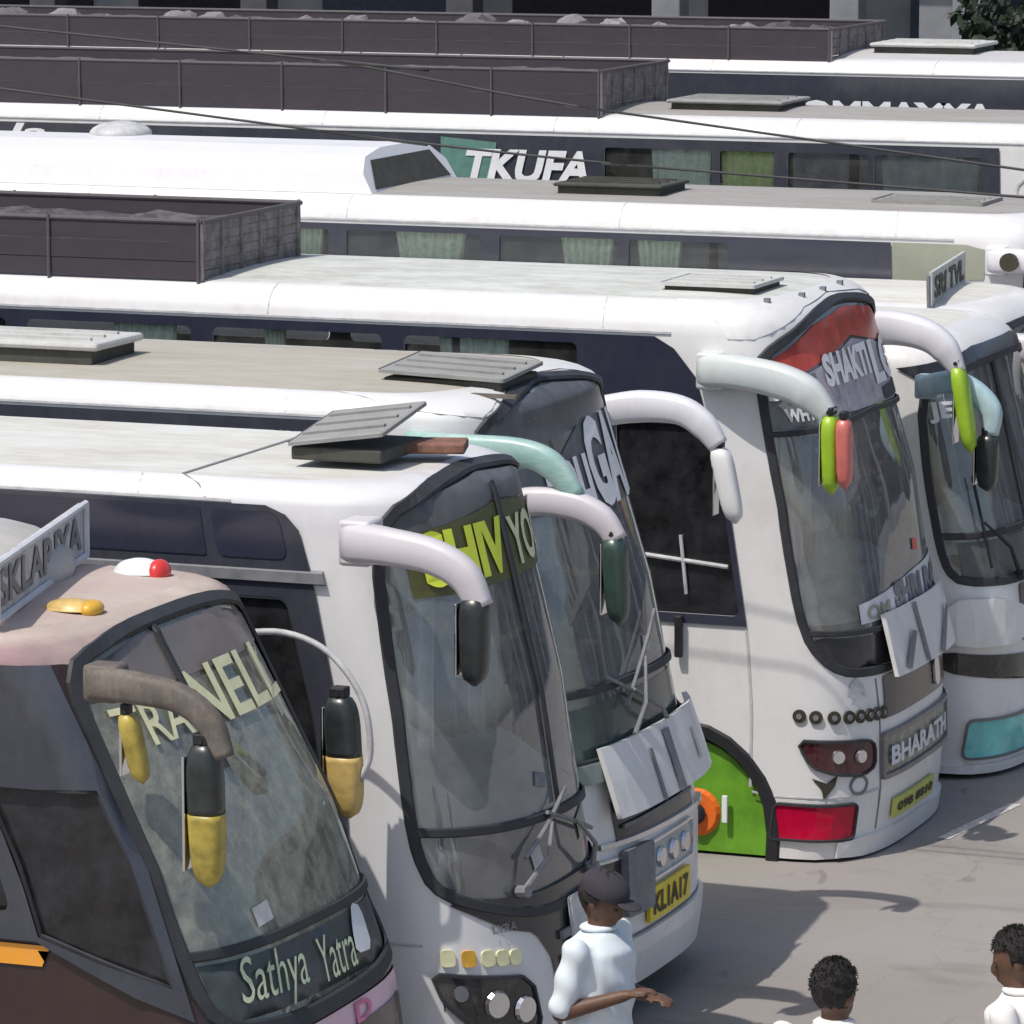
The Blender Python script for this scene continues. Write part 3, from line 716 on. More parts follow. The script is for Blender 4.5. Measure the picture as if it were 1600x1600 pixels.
    for (x, yy, m1, m2) in ((-8.8, 17.75, 'peach', 'amber'), (-8.94, 18.72, 'dashw', 'red')):
        bm = bmesh.new(); vs = ell(bm, (x - .03, yy, z - .02), (.13, .09, .065 if m2 == 'red' else .045)); bmesh.ops.bisect_plane(bm, geom=bm.verts[:] + bm.edges[:] + bm.faces[:], plane_co=(0, 0, z - .02), plane_no=(0, 0, -1), clear_outer=True)
        h = link_bm('marker_lamp', bm, M[m1], root, True)
        bm = bmesh.new(); ell(bm, (x + .06, yy, z - .015), (.05, .075, .06 if m2 == 'red' else .04)); link_bm('marker_lens', bm, M[m2], h, True)
    A = Vector((-8.93, 17.22, 3.0)); B = Vector((-9.38, 18.98, 2.99)); d = B - A; n = Vector((d.y, -d.x, 0)).normalized()
    up = Vector((0, 0, .24))
    bm = bmesh.new(); v = [bm.verts.new(p) for p in (A, B, B + up, A + up)]; v2 = [bm.verts.new(p - n * .025) for p in (A, B, B + up, A + up)]
    bm.faces.new(v); bm.faces.new(v2[::-1])
    for i in range(4): bm.faces.new((v[i], v[(i + 1) % 4], v2[(i + 1) % 4], v2[i]))
    bd = link_bm('name_board', bm, plain('grey_white_board', (.5, .5, .5), .6, 0, .3, 14), root)
    bm = bmesh.new()
    for p, q in ((A, B), (A + up, B + up), (A, A + up), (B, B + up)): cyl(bm, p + n * .01, q + n * .01, .016, n=6)
    link_bm('board_rim', bm, M['wfilm'], bd)
    text_plane('board_lettering', 'SKLARIYA', A + d * .04 + Vector((0, 0, .04)) + n * .006, d * .92, Vector((0, 0, .16)), M['grey'], bd, .03)
    bm = bmesh.new(); ell(bm, (-9.65, 18.3, 3.02), (.5, .55, .22), seg=20); bmesh.ops.bisect_plane(bm, geom=bm.verts[:] + bm.edges[:] + bm.faces[:], plane_co=(0, 0, 2.98), plane_no=(0, 0, -1), clear_outer=True)
    link_bm('roof_vent', bm, plain('grey_vent_cover', (.42, .41, .39), .7, 0, .15, 3), root, True)
coach_a()

# ================================================================== COACH B (white, acid yellow lettering)
gB = Geo(-7.53, 19.6, w=1.84, z0=.15, fi=1.9, zs=3.17, hr=.1, ri=.14, crown=.0, a=.66, n=2.5, prof=PB)
def coach_b():
    g = gB; root = empty('coach', base(g), 'white coach with acid yellow lettering across its windscreen top and pale lilac mirror arms', 'coach', YARD)
    wso = chaikin([(-.92, 3.1), (-.5, 3.26), (0, 3.31), (.5, 3.26), (.92, 3.1), (1.0, 2.3), (1.05, 1.5), (.95, 1.27), (.3, 1.2), (-.4, 1.2), (-.95, 1.36), (-1.03, 1.6), (-1.01, 2.3)], 2, .2)
    pl = []
    uu = [-1.32, -1.86, -3.3, -4.7, -6.1, -7.5]
    up = [rrect(-1.82, 2.92, -1.36, 3.14, .05)] + [rrect(uu[i + 1] + .03, 2.92, uu[i] - .05, 3.15, .02) for i in range(1, 5)]
    lo = [rrect(-2.9, 1.62, -1.42, 2.74, .05)] + [rrect(-4.4, 1.62, -3.0, 2.74, .05), rrect(-5.9, 1.62, -4.5, 2.74, .05)]
    panes = lo
    frame = [(-9.8, 3.17), (-9.8, 1.35), (-1.36, 1.35), (-1.3, 2.0), (-1.26, 2.84), (-1.27, 3.06), (-1.32, 3.13), (-1.42, 3.17)]
    make_shell(g, root, M['whiteB'], M['roofW'], [wso] + panes + [mir(p) for p in panes])
    side_windows(g, root, frame, panes, 'tint', 'gdark')
    for p in up: patch('window', g, p, M['tintb'], root, off=.019, du=.15, dv=.5, dens=.4)
    strip('belt_rail', g, None or [(0, 0)], M['grey'], root, w=.07, off=.03, closed=False, into=[(-9.8, 2.84), (-1.2, 2.84)])
    windscreen(g, root, wso, bars=[[(-1.0, 1.66), (1.0, 1.58)], [(.0, 3.2), (.0, 1.66)]], gasket=.06)
    strip('roof_seam', g, [(0, 0)], M['grey'], root, w=.02, off=.006, closed=False, into=[(-1.85, 3.18), (-1.84, g.vt - .005)])
    bm = bmesh.new(); box(bm, (g.P(-1.84, g.vt).x, g.yc, g.zs + g.hr + .001), (.02, g.w - .3, .008)); link_bm('roof_seam', bm, M['grey'], root)
    patch('visor_film', g, [(-.88, 3.08), (-.5, 3.22), (0, 3.27), (.5, 3.22), (.88, 3.08), (.7, 3.04), (0, 3.12), (-.7, 3.04)], M['visor'], root, off=-.006)
    patch('sticker_film', g, [(-.8, 2.74), (.8, 2.74), (.8, 3.03), (0, 3.11), (-.8, 3.03)], plain('olive_sticker_film', (.1, .1, .03), .5), root, off=-.006)
    text_on('sticker_lettering', g, 'SHIV', -.72, 2.78, -.02, 3.04, M['inky'], root, off=.004, bold=.05)
    text_on('sticker_lettering', g, 'YOGI', .05, 2.78, .7, 3.02, M['inkc'], root, off=.004, bold=.03)
    # black lower nose
    def ln(u): return u
    nose = chaikin([(-.95, 1.34), (-.62, 1.17), (-.42, 1.12), (-.28, .95), (-.24, .5), (.24, .5), (.28, .95), (.42, 1.12), (.62, 1.17), (.95, 1.34), (.4, 1.3), (-.4, 1.3)], 1, .15)
    patch('nose_panel', g, nose, M['blackg'], root, off=.008, du=.07, dv=.08)
    for k in range(5):
        patch('grille_slat', g, [(-.2, .56 + k * .12), (.2, .56 + k * .12), (.2, .6 + k * .12), (-.2, .6 + k * .12)], M['grey'], root, off=.03, thick=.02)
    patch('bumper_flap', g, rrect(-.1, .98, .5, 1.22, .02), M['lgrey'], root, off=.045, thick=.02)
    hl = [(-1.03, 1.0), (-.8, .97), (-.5, .93), (-.42, .66), (-.6, .62), (-.85, .74), (-.98, .86)]
    lamp(g, root, chaikin(hl[::-1], 1, .2), M['hldark'], bulbs=[(-.72, .83, .07), (-.55, .78, .07), (-.9, .9, .04)], rim='rubber')
    lamp(g, root, chaikin(mir(hl[::-1]), 1, .2), M['hldark'], bulbs=[(.72, .83, .07), (.55, .78, .07)], rim='rubber')
    for k, u in enumerate((-.94, -.84, -.74, -.66, -.58)):
        lamp(g, root, rrect(u - .035, 1.03 - k * .008, u + .035, 1.11 - k * .01, .02), M['amber'] if k == 1 else M['inkc'], 'marker_lamp', off=.012)
    text_on('badge', g, 'LYRA', -.7, 1.16, -.55, 1.2, M['grey'], root, off=.01)
    patch('bumper', g, chaikin([(-1.5, .15), (1.5, .15), (1.45, .42), (-1.45, .42)], 1, .1), M['white'], root, off=.03, thick=.03)
    plate(g, root, -.15, .28, .45, .44, 'KA 25', M['platey'])
    wiper(g, root, (-.5, 1.33), (-.2, 1.6), (.25, .12), 'grey'); wiper(g, root, (.3, 1.28), (.1, 1.55), (-.3, .1), 'grey')
    stickers(g, root, [(-.3, 1.46, .1, .1, 'lgrey'), (.35, 1.5, .2, .12, 'beige'), (-.15, 1.8, .12, .07, 'grey')], 2)
    garland(g, root, -.8, .7, 2.7, .22, M['peach'])
    seam(g, root, [(-1.36, .5), (-1.37, 1.34)]); seam(g, root, [(-1.36, .46), (-.5, .44), (.5, .44)], .02, 'grey'); seam(g, root, [(-1.3, 1.14), (-1.05, 1.13)])
    # interior
    dash(g, root, M['dashw'], 1.64, .7, zt=.3); bulkhead(g, root, 2.5); passenger_seats(g, root, 2, 3.2)
    curtain(root, g.xf - .75, g.yc - .0, g.xf - .62, g.yc + .9, 1.6, 3.0, M['curtainP'], 6, .05)
    curtain(root, g.xf - 1.0, g.yn + .12, g.xf - .7, g.yn + .5, 1.65, 2.95, plain('grey_green_curtain', (.62, .64, .58), .9), 4, .05); curtain(root, g.xf - .8, g.yn + .68, g.xf - .7, g.yn + .82, 1.65, 3.0, plain('pale_grey_drape', (.8, .78, .8), .9), 2, .03)
    bm = bmesh.new(); cyl(bm, (g.xf - .8, g.yc - .35, 1.6), (g.xf - 1.0, g.yc - .35, 2.95), .03, n=8); link_bm('grab_pole', bm, M['lgrey'], root)
    # mirrors
    y = 19.33
    a = mirror_arm(root, [(-8.25, y + .1, 3.05), (-8.02, y + .02, 3.05), (-7.8, y, 3.02), (-7.65, y, 2.94), (-7.57, y, 2.8)], [.095, .085, .08, .075, .06], M['armB'])
    mirror_head(a, (-7.6, y, 2.87), (-7.6, y, 2.44), .14, .16, M['dkhouse'])
    y = 22.02
    a = mirror_arm(root, [(-8.5, y - .08, 2.84), (-8.32, y, 2.87), (-8.12, y, 2.86), (-7.97, y, 2.8), (-7.88, y, 2.69)], [.075, .075, .075, .07, .055], M['armB'], base=False)
    mirror_head(a, (-7.9, y, 2.73), (-7.87, y, 2.26), .13, .16, plain('dark_green_housing', (.04, .07, .055), .3))
    hatch(root, -8.62, 20.4, 3.31, .5, .6, .1, -8, 8, lidm='lidg')
    bm = bmesh.new(); box(bm, (-8.3, 20.6, 3.34), (.3, .25, .05), Matrix.Rotation(.3, 3, 'Z'), bev=.01); link_bm('roof_patch', bm, plain('rusty_brown_patch', (.2, .1, .07), .9, 0, .5, 12), root)
coach_b()

# ================================================================== COACH C
gC = Geo(-8.02, 22.1, w=2.15, z0=.2, fi=1.8, zs=3.23, hr=.12, ri=.17, crown=.03, prof=((0, .06), (.4, 0), (.9, 0), (1.3, .08), (2.2, .27), (3.2, .58)))
def coach_c():
    g = gC; root = empty('coach', base(g), 'white coach with a green mirror arm and an open front flap above a yellow plate', 'coach', YARD)
    wso = chaikin([(-1.0, 3.17), (-.55, 3.34), (0, 3.42), (.55, 3.34), (1.0, 3.17), (1.03, 2.3), (1.05, 1.5), (.95, 1.42), (-.95, 1.42), (-1.05, 1.5), (-1.03, 2.3)], 2, .18)
    up = [rrect(-3.2 - 1.4 * k, 2.8, -1.9 - 1.4 * k, 3.13, .04) for k in range(5)]
    lo = [rrect(-3.2 - 1.4 * k, 1.6, -1.9 - 1.4 * k, 2.6, .04) for k in range(4)]
    panes = up + lo; frame = [(-9.8, 3.22), (-9.8, 1.45), (-1.6, 1.45), (-1.6, 3.14), (-1.66, 3.22)]
    make_shell(g, root, M['white'], M['roofC'], [wso] + panes + [mir(p) for p in panes])
    side_windows(g, root, frame, panes, 'tint', 'gdark')
    patch('front_dome', g, [(-1.36, 3.32), (-.9, 3.25), (-.55, 3.4), (0, 3.46), (.55, 3.4), (.9, 3.25), (1.36, 3.32), (1.5, g.vt), (-1.5, g.vt)], M['white'], root, off=.004)
    windscreen(g, root, wso, bars=[[(-1.0, 1.8), (1.0, 1.74)]], gasket=.06)
    patch('visor_film', g, [(-.95, 3.19), (-.55, 3.3), (0, 3.37), (.55, 3.3), (.95, 3.19), (.95, 3.1), (.5, 3.12), (-.5, 3.05), (-.95, 3.0)], M['visor'], root, off=-.006)
    patch('sticker_film', g, [(-.9, 2.72), (1.0, 2.62), (1.0, 3.1), (.2, 3.12), (-.2, 2.98), (-.9, 2.95)], plain('dark_sticker_film', (.1, .11, .12), .5, 0, .3), root, off=-.006)
    text_on('sticker_lettering', g, 'KOLI', -.5, 2.7, .1, 2.95, M['inkw'], root, off=.004, bold=.06)
    text_on('sticker_lettering', g, 'GALI', .12, 2.64, .95, 3.12, M['inkw'], root, off=.004, bold=.05)
    patch('lower_band', g, chaikin([(-1.0, 1.4), (-1.0, 1.72), (1.0, 1.7), (1.0, 1.4)][::-1], 1, .1), paint('dark_green_glass_band', (.05, .075, .065), (.2, .22, .2), amt=.4, rough=.15), root, off=-.008)
    patch('ledge', g, [(-1.05, 1.33), (1.1, 1.33), (1.08, 1.43), (-1.05, 1.43)], paint('green_grey_ledge', (.2, .26, .24), amt=.4), root, off=.05, thick=.05)
    # open flap with two black bars and badge
    def flap(u0, u1, vt_, vb, o0, o1, mat, name='front_flap'):
        V = []; F = []; N = 12
        for k in range(N + 1):
            u = u0 + (u1 - u0) * k / N
            for v, o in ((vt_, o0), ((vt_ * .5 + vb * .5), o0 + (o1 - o0) * .55), (vb, o1)):
                V.append(g.P(u, v, o)); 
            for v, o in ((vb, o1 - .03), (vt_, o0 - .03)): V.append(g.P(u, v, o))
        for k in range(N):
            for j in range(5): F.append([k * 5 + j, k * 5 + 5 + j, k * 5 + 5 + (j + 1) % 5, k * 5 + (j + 1) % 5])
        F += [[0, 1, 2, 3, 4], [N * 5 + j for j in (4, 3, 2, 1, 0)]]
        return reorient(link(name, V, F, mat, root))
    fl = flap(-.7, .95, 1.5, 1.13, .07, .12, M['white'])
    def onflap(name, u0, u1, t0, t1, m, VT=1.5, VB=1.13, A0=.07, A1=.12):
        V = []
        for u, t in ((u0, t0), (u1, t0), (u1, t1), (u0, t1)): V.append(g.P(u, VT + (VB - VT) * t, A0 + (A1 - A0) * t + .012))
        link(name, V, [[3, 2, 1, 0]], m, fl)
    onflap('flap_strap', -.21, -.17, .25, 1, M['grey']); onflap('flap_strap', .04, .14, .1, 1, M['grey'])
    onflap('badge', .48, .53, .3, .75, M['lgrey'])
    patch('grille', g, rrect(-.62, .98, .55, 1.22, .02), M['blackg'], root, off=.01)
    for v in (1.06, 1.13): patch('grille_slat', g, [(-.55, v), (.5, v), (.5, v + .02), (-.55, v + .02)], M['grey'], root, off=.03, thick=.015)
    strip('chrome_strip', g, [(0, 0)], M['chrome'], root, w=.035, off=.03, closed=False, into=[(-.8, 1.0), (0, .975), (.85, .96)])
    lamp(g, root, rrect(-.25, .72, .45, .92, .03), paint('blue_grey_lamp_glass', (.2, .26, .28), (.6, .65, .65), amt=.7, rough=.1, scale=8), bulbs=[(-.1, .82, .06), (.1, .82, .06), (.3, .82, .06)], rim='chrome')
    lamp(g, root, rrect(-1.1, .72, -.6, .92, .03), M['hldark'], bulbs=[(-.9, .82, .06)], rim='chrome')
    patch('bumper_step', g, rrect(-.62, .6, -.3, .95, .02), M['grey'], root, off=.06, thick=.05)
    plate(g, root, -.3, .5, .36, .68, 'KL1A17', M['platey'])
    patch('bumper', g, chaikin([(-1.3, .2), (1.3, .2), (1.3, .46), (-1.3, .46)], 1, .1), M['white'], root, off=.03, thick=.03)
    wiper(g, root, (-.35, 1.42), (.1, 1.85), (.35, .2), 'grey'); wiper(g, root, (.35, 1.42), (-.15, 1.72), (-.3, .12), 'grey')
    garland(g, root, -.8, .8, 2.65, .3, M['amber']); stickers(g, root, [(.3, 1.9, .1, .08, 'lgrey')], 4); seam(g, root, [(-.9, .47), (0, .46), (.9, .47)], .02, 'grey')
    dash(g, root, M['dashb'], 1.78, .7); bulkhead(g, root, 2.3, 'trimg'); passenger_seats(g, root, 2)
    curtain(root, g.xf - 1.0, g.yc - .5, g.xf - .95, g.yc + .0, 1.9, 3.0, plain('pale_beige_curtain', (.78, .72, .62), .9), 4, .04); curtain(root, g.xf - 1.1, g.yc + .2, g.xf - .95, g.yc + .9, 1.9, 2.8, plain('grey_beige_curtain', (.72, .72, .66), .9), 4, .04)
    bm = bmesh.new(); ell(bm, (g.xf - .75, g.yc + .2, 2.0), (.06, .08, .18)); ell(bm, (g.xf - .75, g.yc + .2, 2.22), (.05, .05, .06)); link_bm('dashboard_figure', bm, plain('brown_figure', (.15, .08, .05), .6), root, True)
    for k in range(3):
        bm = bmesh.new(); box(bm, (g.xf - .6, g.yc - .3 + k * .3, 1.87), (.15, .2, .09), Matrix.Rotation(k * .5, 3, 'Z'), bev=.02); link_bm('dash_clutter', bm, M['dashw' if k % 2 else 'dashb'], root)
    y = 22.02
    mirror_arm(root, [(-9.05, y + .06, 3.13), (-8.75, y, 3.13), (-8.42, y, 3.12), (-8.24, y, 3.06), (-8.1, y, 2.9)], [.06, .065, .07, .07, .05], M['armG'], base=False)
    y = 24.38
    a = mirror_arm(root, [(-8.86, y - .08, 3.02), (-8.6, y, 3.06), (-8.36, y, 3.05), (-8.22, y, 2.97), (-8.13, y, 2.86)], [.085, .09, .08, .075, .055], M['arm'], base=False)
    h = mirror_head(a, (-8.13, y, 2.87), (-8.03, y, 2.43), .13, .12, M['white'])
    hatch(root, -9.1, 22.95, 3.33, .72, .6, .09, 2, 3, lidm='lidg'); hatch(root, -11.75, 22.95, 3.33, 1.3, .6, .2)
    for x, l in ((-9.3, .5), (-8.75, .28)):
        bm = bmesh.new(); box(bm, (x, 22.5, 3.335), (l, .03, .02)); link_bm('roof_rib', bm, M['brown'], root)
coach_c()

# ================================================================== COACH D (large white, red visor)
gD = Geo(-7.9, 26.6, w=2.2, z0=.02, fi=1.3, hr=.2, ri=.2, crown=.03, prof=((0, .05), (.4, 0), (.9, .01), (1.3, .05), (2.2, .2), (3.2, .5)))
def coach_d():
    g = gD; root = empty('coach', base(g), 'tall white coach with a red windscreen visor, lime green mirrors and a crimson fog lamp', 'coach', YARD)
    wso = chaikin([(-1.14, 3.1), (-.6, 3.3), (0, 3.37), (.6, 3.3), (1.12, 3.1), (1.2, 2.2), (1.22, 1.42), (1.1, 1.22), (.4, 1.16), (-.6, 1.14), (-1.05, 1.17), (-1.24, 1.38), (-1.26, 2.15), (-1.19, 2.85)], 2, .2)
    door = rrect(-2.44, 1.5, -1.63, 2.66, .04)
    panes = [door] + [rrect(-3.85 - 1.35 * k, 1.5, -2.6 - 1.35 * k, 2.62, .04) for k in range(4)] + [rrect(-3.9 - 1.3 * k, 2.8, -2.75 - 1.3 * k, 3.13, .04) for k in range(5)]
    frame = [(-9.8, 3.19), (-9.8, 1.44), (-1.59, 1.44), (-1.59, 2.95), (-1.72, 3.12), (-1.9, 3.19)]
    make_shell(g, root, M['white'], M['roofD'], [wso] + panes + [mir(p) for p in panes], du=.08)
    side_windows(g, root, frame, panes, 'tintb', 'mixed')
    windscreen(g, root, wso, bars=[[(-1.22, 1.42), (-.6, 1.39), (.4, 1.4), (1.2, 1.44)], [(-1.2, 2.62), (0, 2.66), (1.15, 2.62)]], gasket=.06, barw=.035)
    patch('front_dome', g, [(-1.3, 3.19), (-1.14, 3.19), (-.6, 3.36), (0, 3.42), (.6, 3.36), (1.14, 3.19), (1.3, 3.19), (1.45, g.vt - .01), (-1.45, g.vt - .01)], M['white'], root, off=.005)
    patch('visor_film', g, [(-1.08, 3.06), (-.6, 3.24), (0, 3.31), (.6, 3.24), (1.06, 3.06), (.9, 2.98), (.0, 3.12), (-.6, 3.02), (-.98, 2.95)][::-1], M['inkr'], root, off=-.005)
    patch('sticker_film', g, [(-.9, 2.7), (1.1, 2.66), (1.1, 2.95), (.9, 2.97), (0, 3.1), (-.6, 3.0), (-.9, 2.95)], plain('pale_mauve_film', (.42, .38, .42), .4, 0, .35, 8), root, off=-.007)
    text_on('sticker_lettering', g, 'SHAKTI', -.62, 2.86, .2, 3.06, M['inkw'], root, off=.004, bold=.05)
    text_on('sticker_lettering', g, 'LOI', .25, 2.78, 1.0, 3.06, M['inkw'], root, off=.004, bold=.04)
    patch('sticker_block', g, rrect(.35, 2.68, .95, 2.76, .01), M['trim'], root, off=.002)
    pp = patch('corner_sticker', g, [(-1.2, 2.64), (-.75, 2.66), (-.72, 2.96), (-1.17, 2.96)], plain('grey_corner_film', (.2, .21, .22), .4), root, off=-.004)
    text_on('corner_lettering', g, 'B MK', -1.15, 2.82, -.84, 2.92, M['inkw'], pp, off=.005, bold=.06); text_on('corner_lettering', g, 'WHY', -1.08, 2.69, -.84, 2.77, M['inkw'], pp, off=.005, bold=.05)
    patch('lower_band', g, chaikin([(-1.18, 1.2), (-.6, 1.17), (.4, 1.19), (1.15, 1.25), (1.15, 1.38), (.4, 1.37), (-.6, 1.36), (-1.18, 1.39)], 1, .1), M['blackg'], root, off=-.006)
    pl = patch('route_sticker', g, [(-.8, 1.44), (1.1, 1.44), (1.1, 1.68), (.2, 1.64), (-.8, 1.56)], M['wfilm'], root, off=-.004)
    text_on('route_lettering', g, 'OM', -.72, 1.45, -.38, 1.54, M['beige'], pl, off=.004, bold=.03); text_on('route_lettering', g, 'SHRI RAM', -.28, 1.46, .95, 1.62, M['grey'], pl, off=.004, bold=.06)
    # nose details
    for k, u in enumerate((-1.31, -1.21, -1.1, -1.0, -.91, -.82, -.74, -.66)):
        bm = bmesh.new(); p = g.P(u, .91 - .004 * k, .0); q = g.P(u, .91 - .004 * k, .014); cyl(bm, p, q, .042, n=14); o = link_bm('round_marker', bm, M['ink'], root)
        bm = bmesh.new(); p = g.P(u, .91 - .004 * k, .014); q = g.P(u, .91 - .004 * k, .02); cyl(bm, p, q, .018, n=10); link_bm('marker_lens', bm, M['grey'], o)
    hl = [(-1.33, .76), (-1.1, .755), (-.84, .74), (-.78, .7), (-.78, .57), (-.9, .53), (-1.1, .55), (-1.24, .6)]
    lamp(g, root, chaikin(hl[::-1], 1, .2), M['hlred'], bulbs=[(-1.08, .66, .045), (-.92, .65, .045)], rim='rubber'); lamp(g, root, chaikin(mir(hl[::-1]), 1, .2), M['hlred'], bulbs=[(1.0, .66, .05)], rim='rubber')
    fl_ = rrect(-1.47, .14, -.94, .36, .03); lamp(g, root, fl_, M['fog'], 'fog_lamp', rim='rubber'); lamp(g, root, mir(fl_), M['fog'], 'fog_lamp')
    # bird decal, ring decal, rooster logo
    patch('decal', g, [(-1.24, .53), (-1.15, .5), (-1.08, .55), (-1.1, .48), (-1.14, .43), (-1.17, .4), (-1.18, .46)][::-1], M['ink'], root, off=.008)
    ring = [(-.92 + .07 * math.cos(a), .47 + .055 * math.sin(a)) for a in [k * .4 for k in range(15)]]
    strip('ring_decal', g, ring, M['grey'], root, w=.02, off=.008)
    patch('crest_decal', g, [(-1.0, 1.02), (-.97, 1.1), (-.92, 1.13), (-.86, 1.08), (-.84, 1.0), (-.88, 1.04), (-.92, 1.0)][::-1], M['lgrey'], root, off=.008)
    patch('grille', g, rrect(-.64, .84, .7, 1.1, .02), M['blackg'], root, off=.01)
    patch('grille_emblem', g, rrect(.3, .88, .42, 1.06, .05), M['chrome'], root, off=.03, thick=.015)
    lp = patch('lower_grille', g, rrect(-.67, .5, .72, .72, .03), paint('olive_grey_grille', (.16, .16, .13), (.45, .45, .4), amt=.7, scale=14, lo=.45, hi=.6), root, off=.012)
    text_on('grille_lettering', g, 'BHARATH', -.6, .54, .6, .66, M['wfilm'], lp, off=.03, bold=.04)
    strip('lower_grille_rim', g, rrect(-.69, .48, .74, .74, .03), M['white'], root, w=.04, off=.03)
    plate(g, root, -.52, .2, .3, .32, '09B 8810', M['plated'])
    patch('bumper', g, chaikin([(-1.05, .02), (1.05, .02), (1.05, .14), (-1.05, .14)], 1, .1), M['white'], root, off=.025, thick=.03)
    # open front flap
    V = []; F = []; N = 10
    for k in range(N + 1):
        u = -.6 + 1.45 * k / N
        for v, o in ((1.48, .05), (1.28, .07), (1.09, .1), (1.09, .07), (1.28, .04), (1.47, .02)): V.append(g.P(u, v, o))
    for k in range(N):
        for j in range(6): F.append([k * 6 + j, k * 6 + 6 + j, k * 6 + 6 + (j + 1) % 6, k * 6 + (j + 1) % 6])
    F += [list(range(6)), [N * 6 + j for j in range(5, -1, -1)]]
    fl = reorient(link('front_flap', V, F, M['white'], root))
    for q in ([(-.5, .9), (-.42, .95), (-.2, .45), (-.28, .4)], [(.2, .95), (.28, 1), (.6, .4), (.55, .3)], [(-.1, .98), (-.04, .98), (-.08, .02), (-.14, .02)]):
        link('flap_stripe', [g.P(u, 1.48 - .39 * t, .05 + .05 * t + .015) for u, t in q], [[3, 2, 1, 0]], M['grey'], fl)
    stickers(g, root, [(.3, 1.78, .1, .07, 'red')], 3)
    garland(g, root, -.9, .8, 2.6, .3, M['coral']); garland(g, root, -.7, .2, 2.55, .5, M['wfilm'])
    seam(g, root, [(-1.5, .4), (-.95, .41), (-.68, .42)]); seam(g, root, [(-.7, .16), (-.7, .8), (-.72, 1.1)], .02, 'grey'); seam(g, root, [(-1.62, .42), (-1.5, .4)])
    # side: seam, sliding window rail, wheel cover
    strip('body_seam', g, [(0, 0)], M['lgrey'], root, w=.02, off=.004, closed=False, into=[(-1.6, 1.42), (-1.63, .45)])
    ua = -(g.U0 + .66)
    strip('wheel_arch_trim', g, [(0, 0)], M['black'], root, w=.09, off=.02, closed=False, into=arch(ua, .6, .79)[:])
    cov = link('wheel_cover', [(g.P(ua, .5).x + .54 * math.cos(math.pi * k / 16), g.yn + .03, .02 + .7 * math.sin(math.pi * k / 16)) for k in range(17)], [list(range(17))], M['green'], root)
    X = g.P(ua, .5).x; bm = bmesh.new(); cyl(bm, (X + .06, g.yn + .03, .26), (X + .06, g.yn + .0, .26), .15, .13, 20); hb = link_bm('hub_cover', bm, M['orangep'], cov)
    bm = bmesh.new(); cyl(bm, (X + .06, g.yn - .02, .26), (X + .06, g.yn - .05, .26), .07, .05, 12); link_bm('hub_cap', bm, M['black'], hb)
    bm = bmesh.new(); box(bm, (X + .25, g.yn - .015, .3), (.035, .02, .17), bev=.005); link_bm('reflector', bm, M['inkw'], cov)
    bm = bmesh.new(); p = g.P(-2.05, 1.36, .04); box(bm, p, (.05, .04, .26), bev=.01); link_bm('door_handle', bm, M['black'], root)
    bm = bmesh.new(); p0 = g.P(-2.42, 1.86, .01); p1 = g.P(-1.66, 1.8, .01); cyl(bm, p0, p1, .014, n=8); cyl(bm, g.P(-1.98, 1.98, .012), g.P(-1.98, 1.62, .012), .012, n=8); link_bm('window_rail', bm, M['lgrey'], root)
    # interior
    dash(g, root, M['dashw'], 1.46, .75, zt=.3); bulkhead(g, root, 2.7); passenger_seats(g, root, 2, 3.4)
    curtain(root, g.xf - .8, g.yc + .1, g.xf - .65, g.yc + .95, 1.75, 3.0, M['curtainB'], 5, .06)
    curtain(root, g.xf - 1.0, g.yn + .1, g.xf - .75, g.yn + .5, 1.7, 2.75, plain('pale_blue_grey_curtain', (.72, .76, .78), .9), 4, .05); curtain(root, g.xf - .8, g.yn + .72, g.xf - .7, g.yn + .98, 1.7, 2.75, plain('beige_drape', (.72, .64, .56), .9), 3, .05)
    bm = bmesh.new()
    for k in range(7): cyl(bm, (g.xf - .7, g.yc - .1 + .04 * k, 1.55), (g.xf - .72 + .02 * (k % 3), g.yc - .13 + .05 * k, 1.9 - .03 * (k % 2)), .01, n=6)
    ell(bm, (g.xf - .7, g.yc + .02, 1.92), (.08, .2, .06)); link_bm('dashboard_garland', bm, plain('pale_garland', (.6, .55, .48), .8), root)
    yy = g.yn + .06
    for x0, x1 in ((-12.95, -12.5), (-10.72, -10.25), (-11.9, -11.75)): curtain(root, x0, yy, x1, yy, 2.75, 3.16, M['curtain'], 5, .03)
    # mirrors
    y = 26.46
    a = mirror_arm(root, [(-8.95, y + .1, 3.0), (-8.7, y, 3.01), (-8.45, y, 2.97), (-8.27, y, 2.9), (-8.13, y, 2.77)], [.1, .1, .105, .1, .06], M['armD'])
    mirror_head(a, (-8.12, y, 2.8), (-8.11, y, 2.3), .11, .2, M['lime']); mirror_head(a, (-8.03, y - .03, 2.78), (-8.02, y - .03, 2.34), .1, .14, M['coral'], glass=False)
    y = 28.92
    a = mirror_arm(root, [(-8.72, y - .08, 3.02), (-8.46, y, 3.03), (-8.24, y, 2.99), (-8.11, y, 2.9), (-8.02, y, 2.76)], [.12, .11, .1, .09, .05], M['arm'], base=False)
    mirror_head(a, (-8.03, y, 2.82), (-7.93, y, 2.24), .11, .18, M['lime'])
    hatch(root, -9.12, 27.4, 3.4, .62, .6, .08, 0, 0)
    for k in range(4): 
        bm = bmesh.new(); box(bm, g.P(-.9 + .45 * k, 3.44, .012), (.035, .035, .03)); link_bm('roof_bolt', bm, M['grey'], root)
    rack(root, -18.2, -12.38, 26.74, 28.3, 3.4, 3.76, slats=3, end_out=.0)
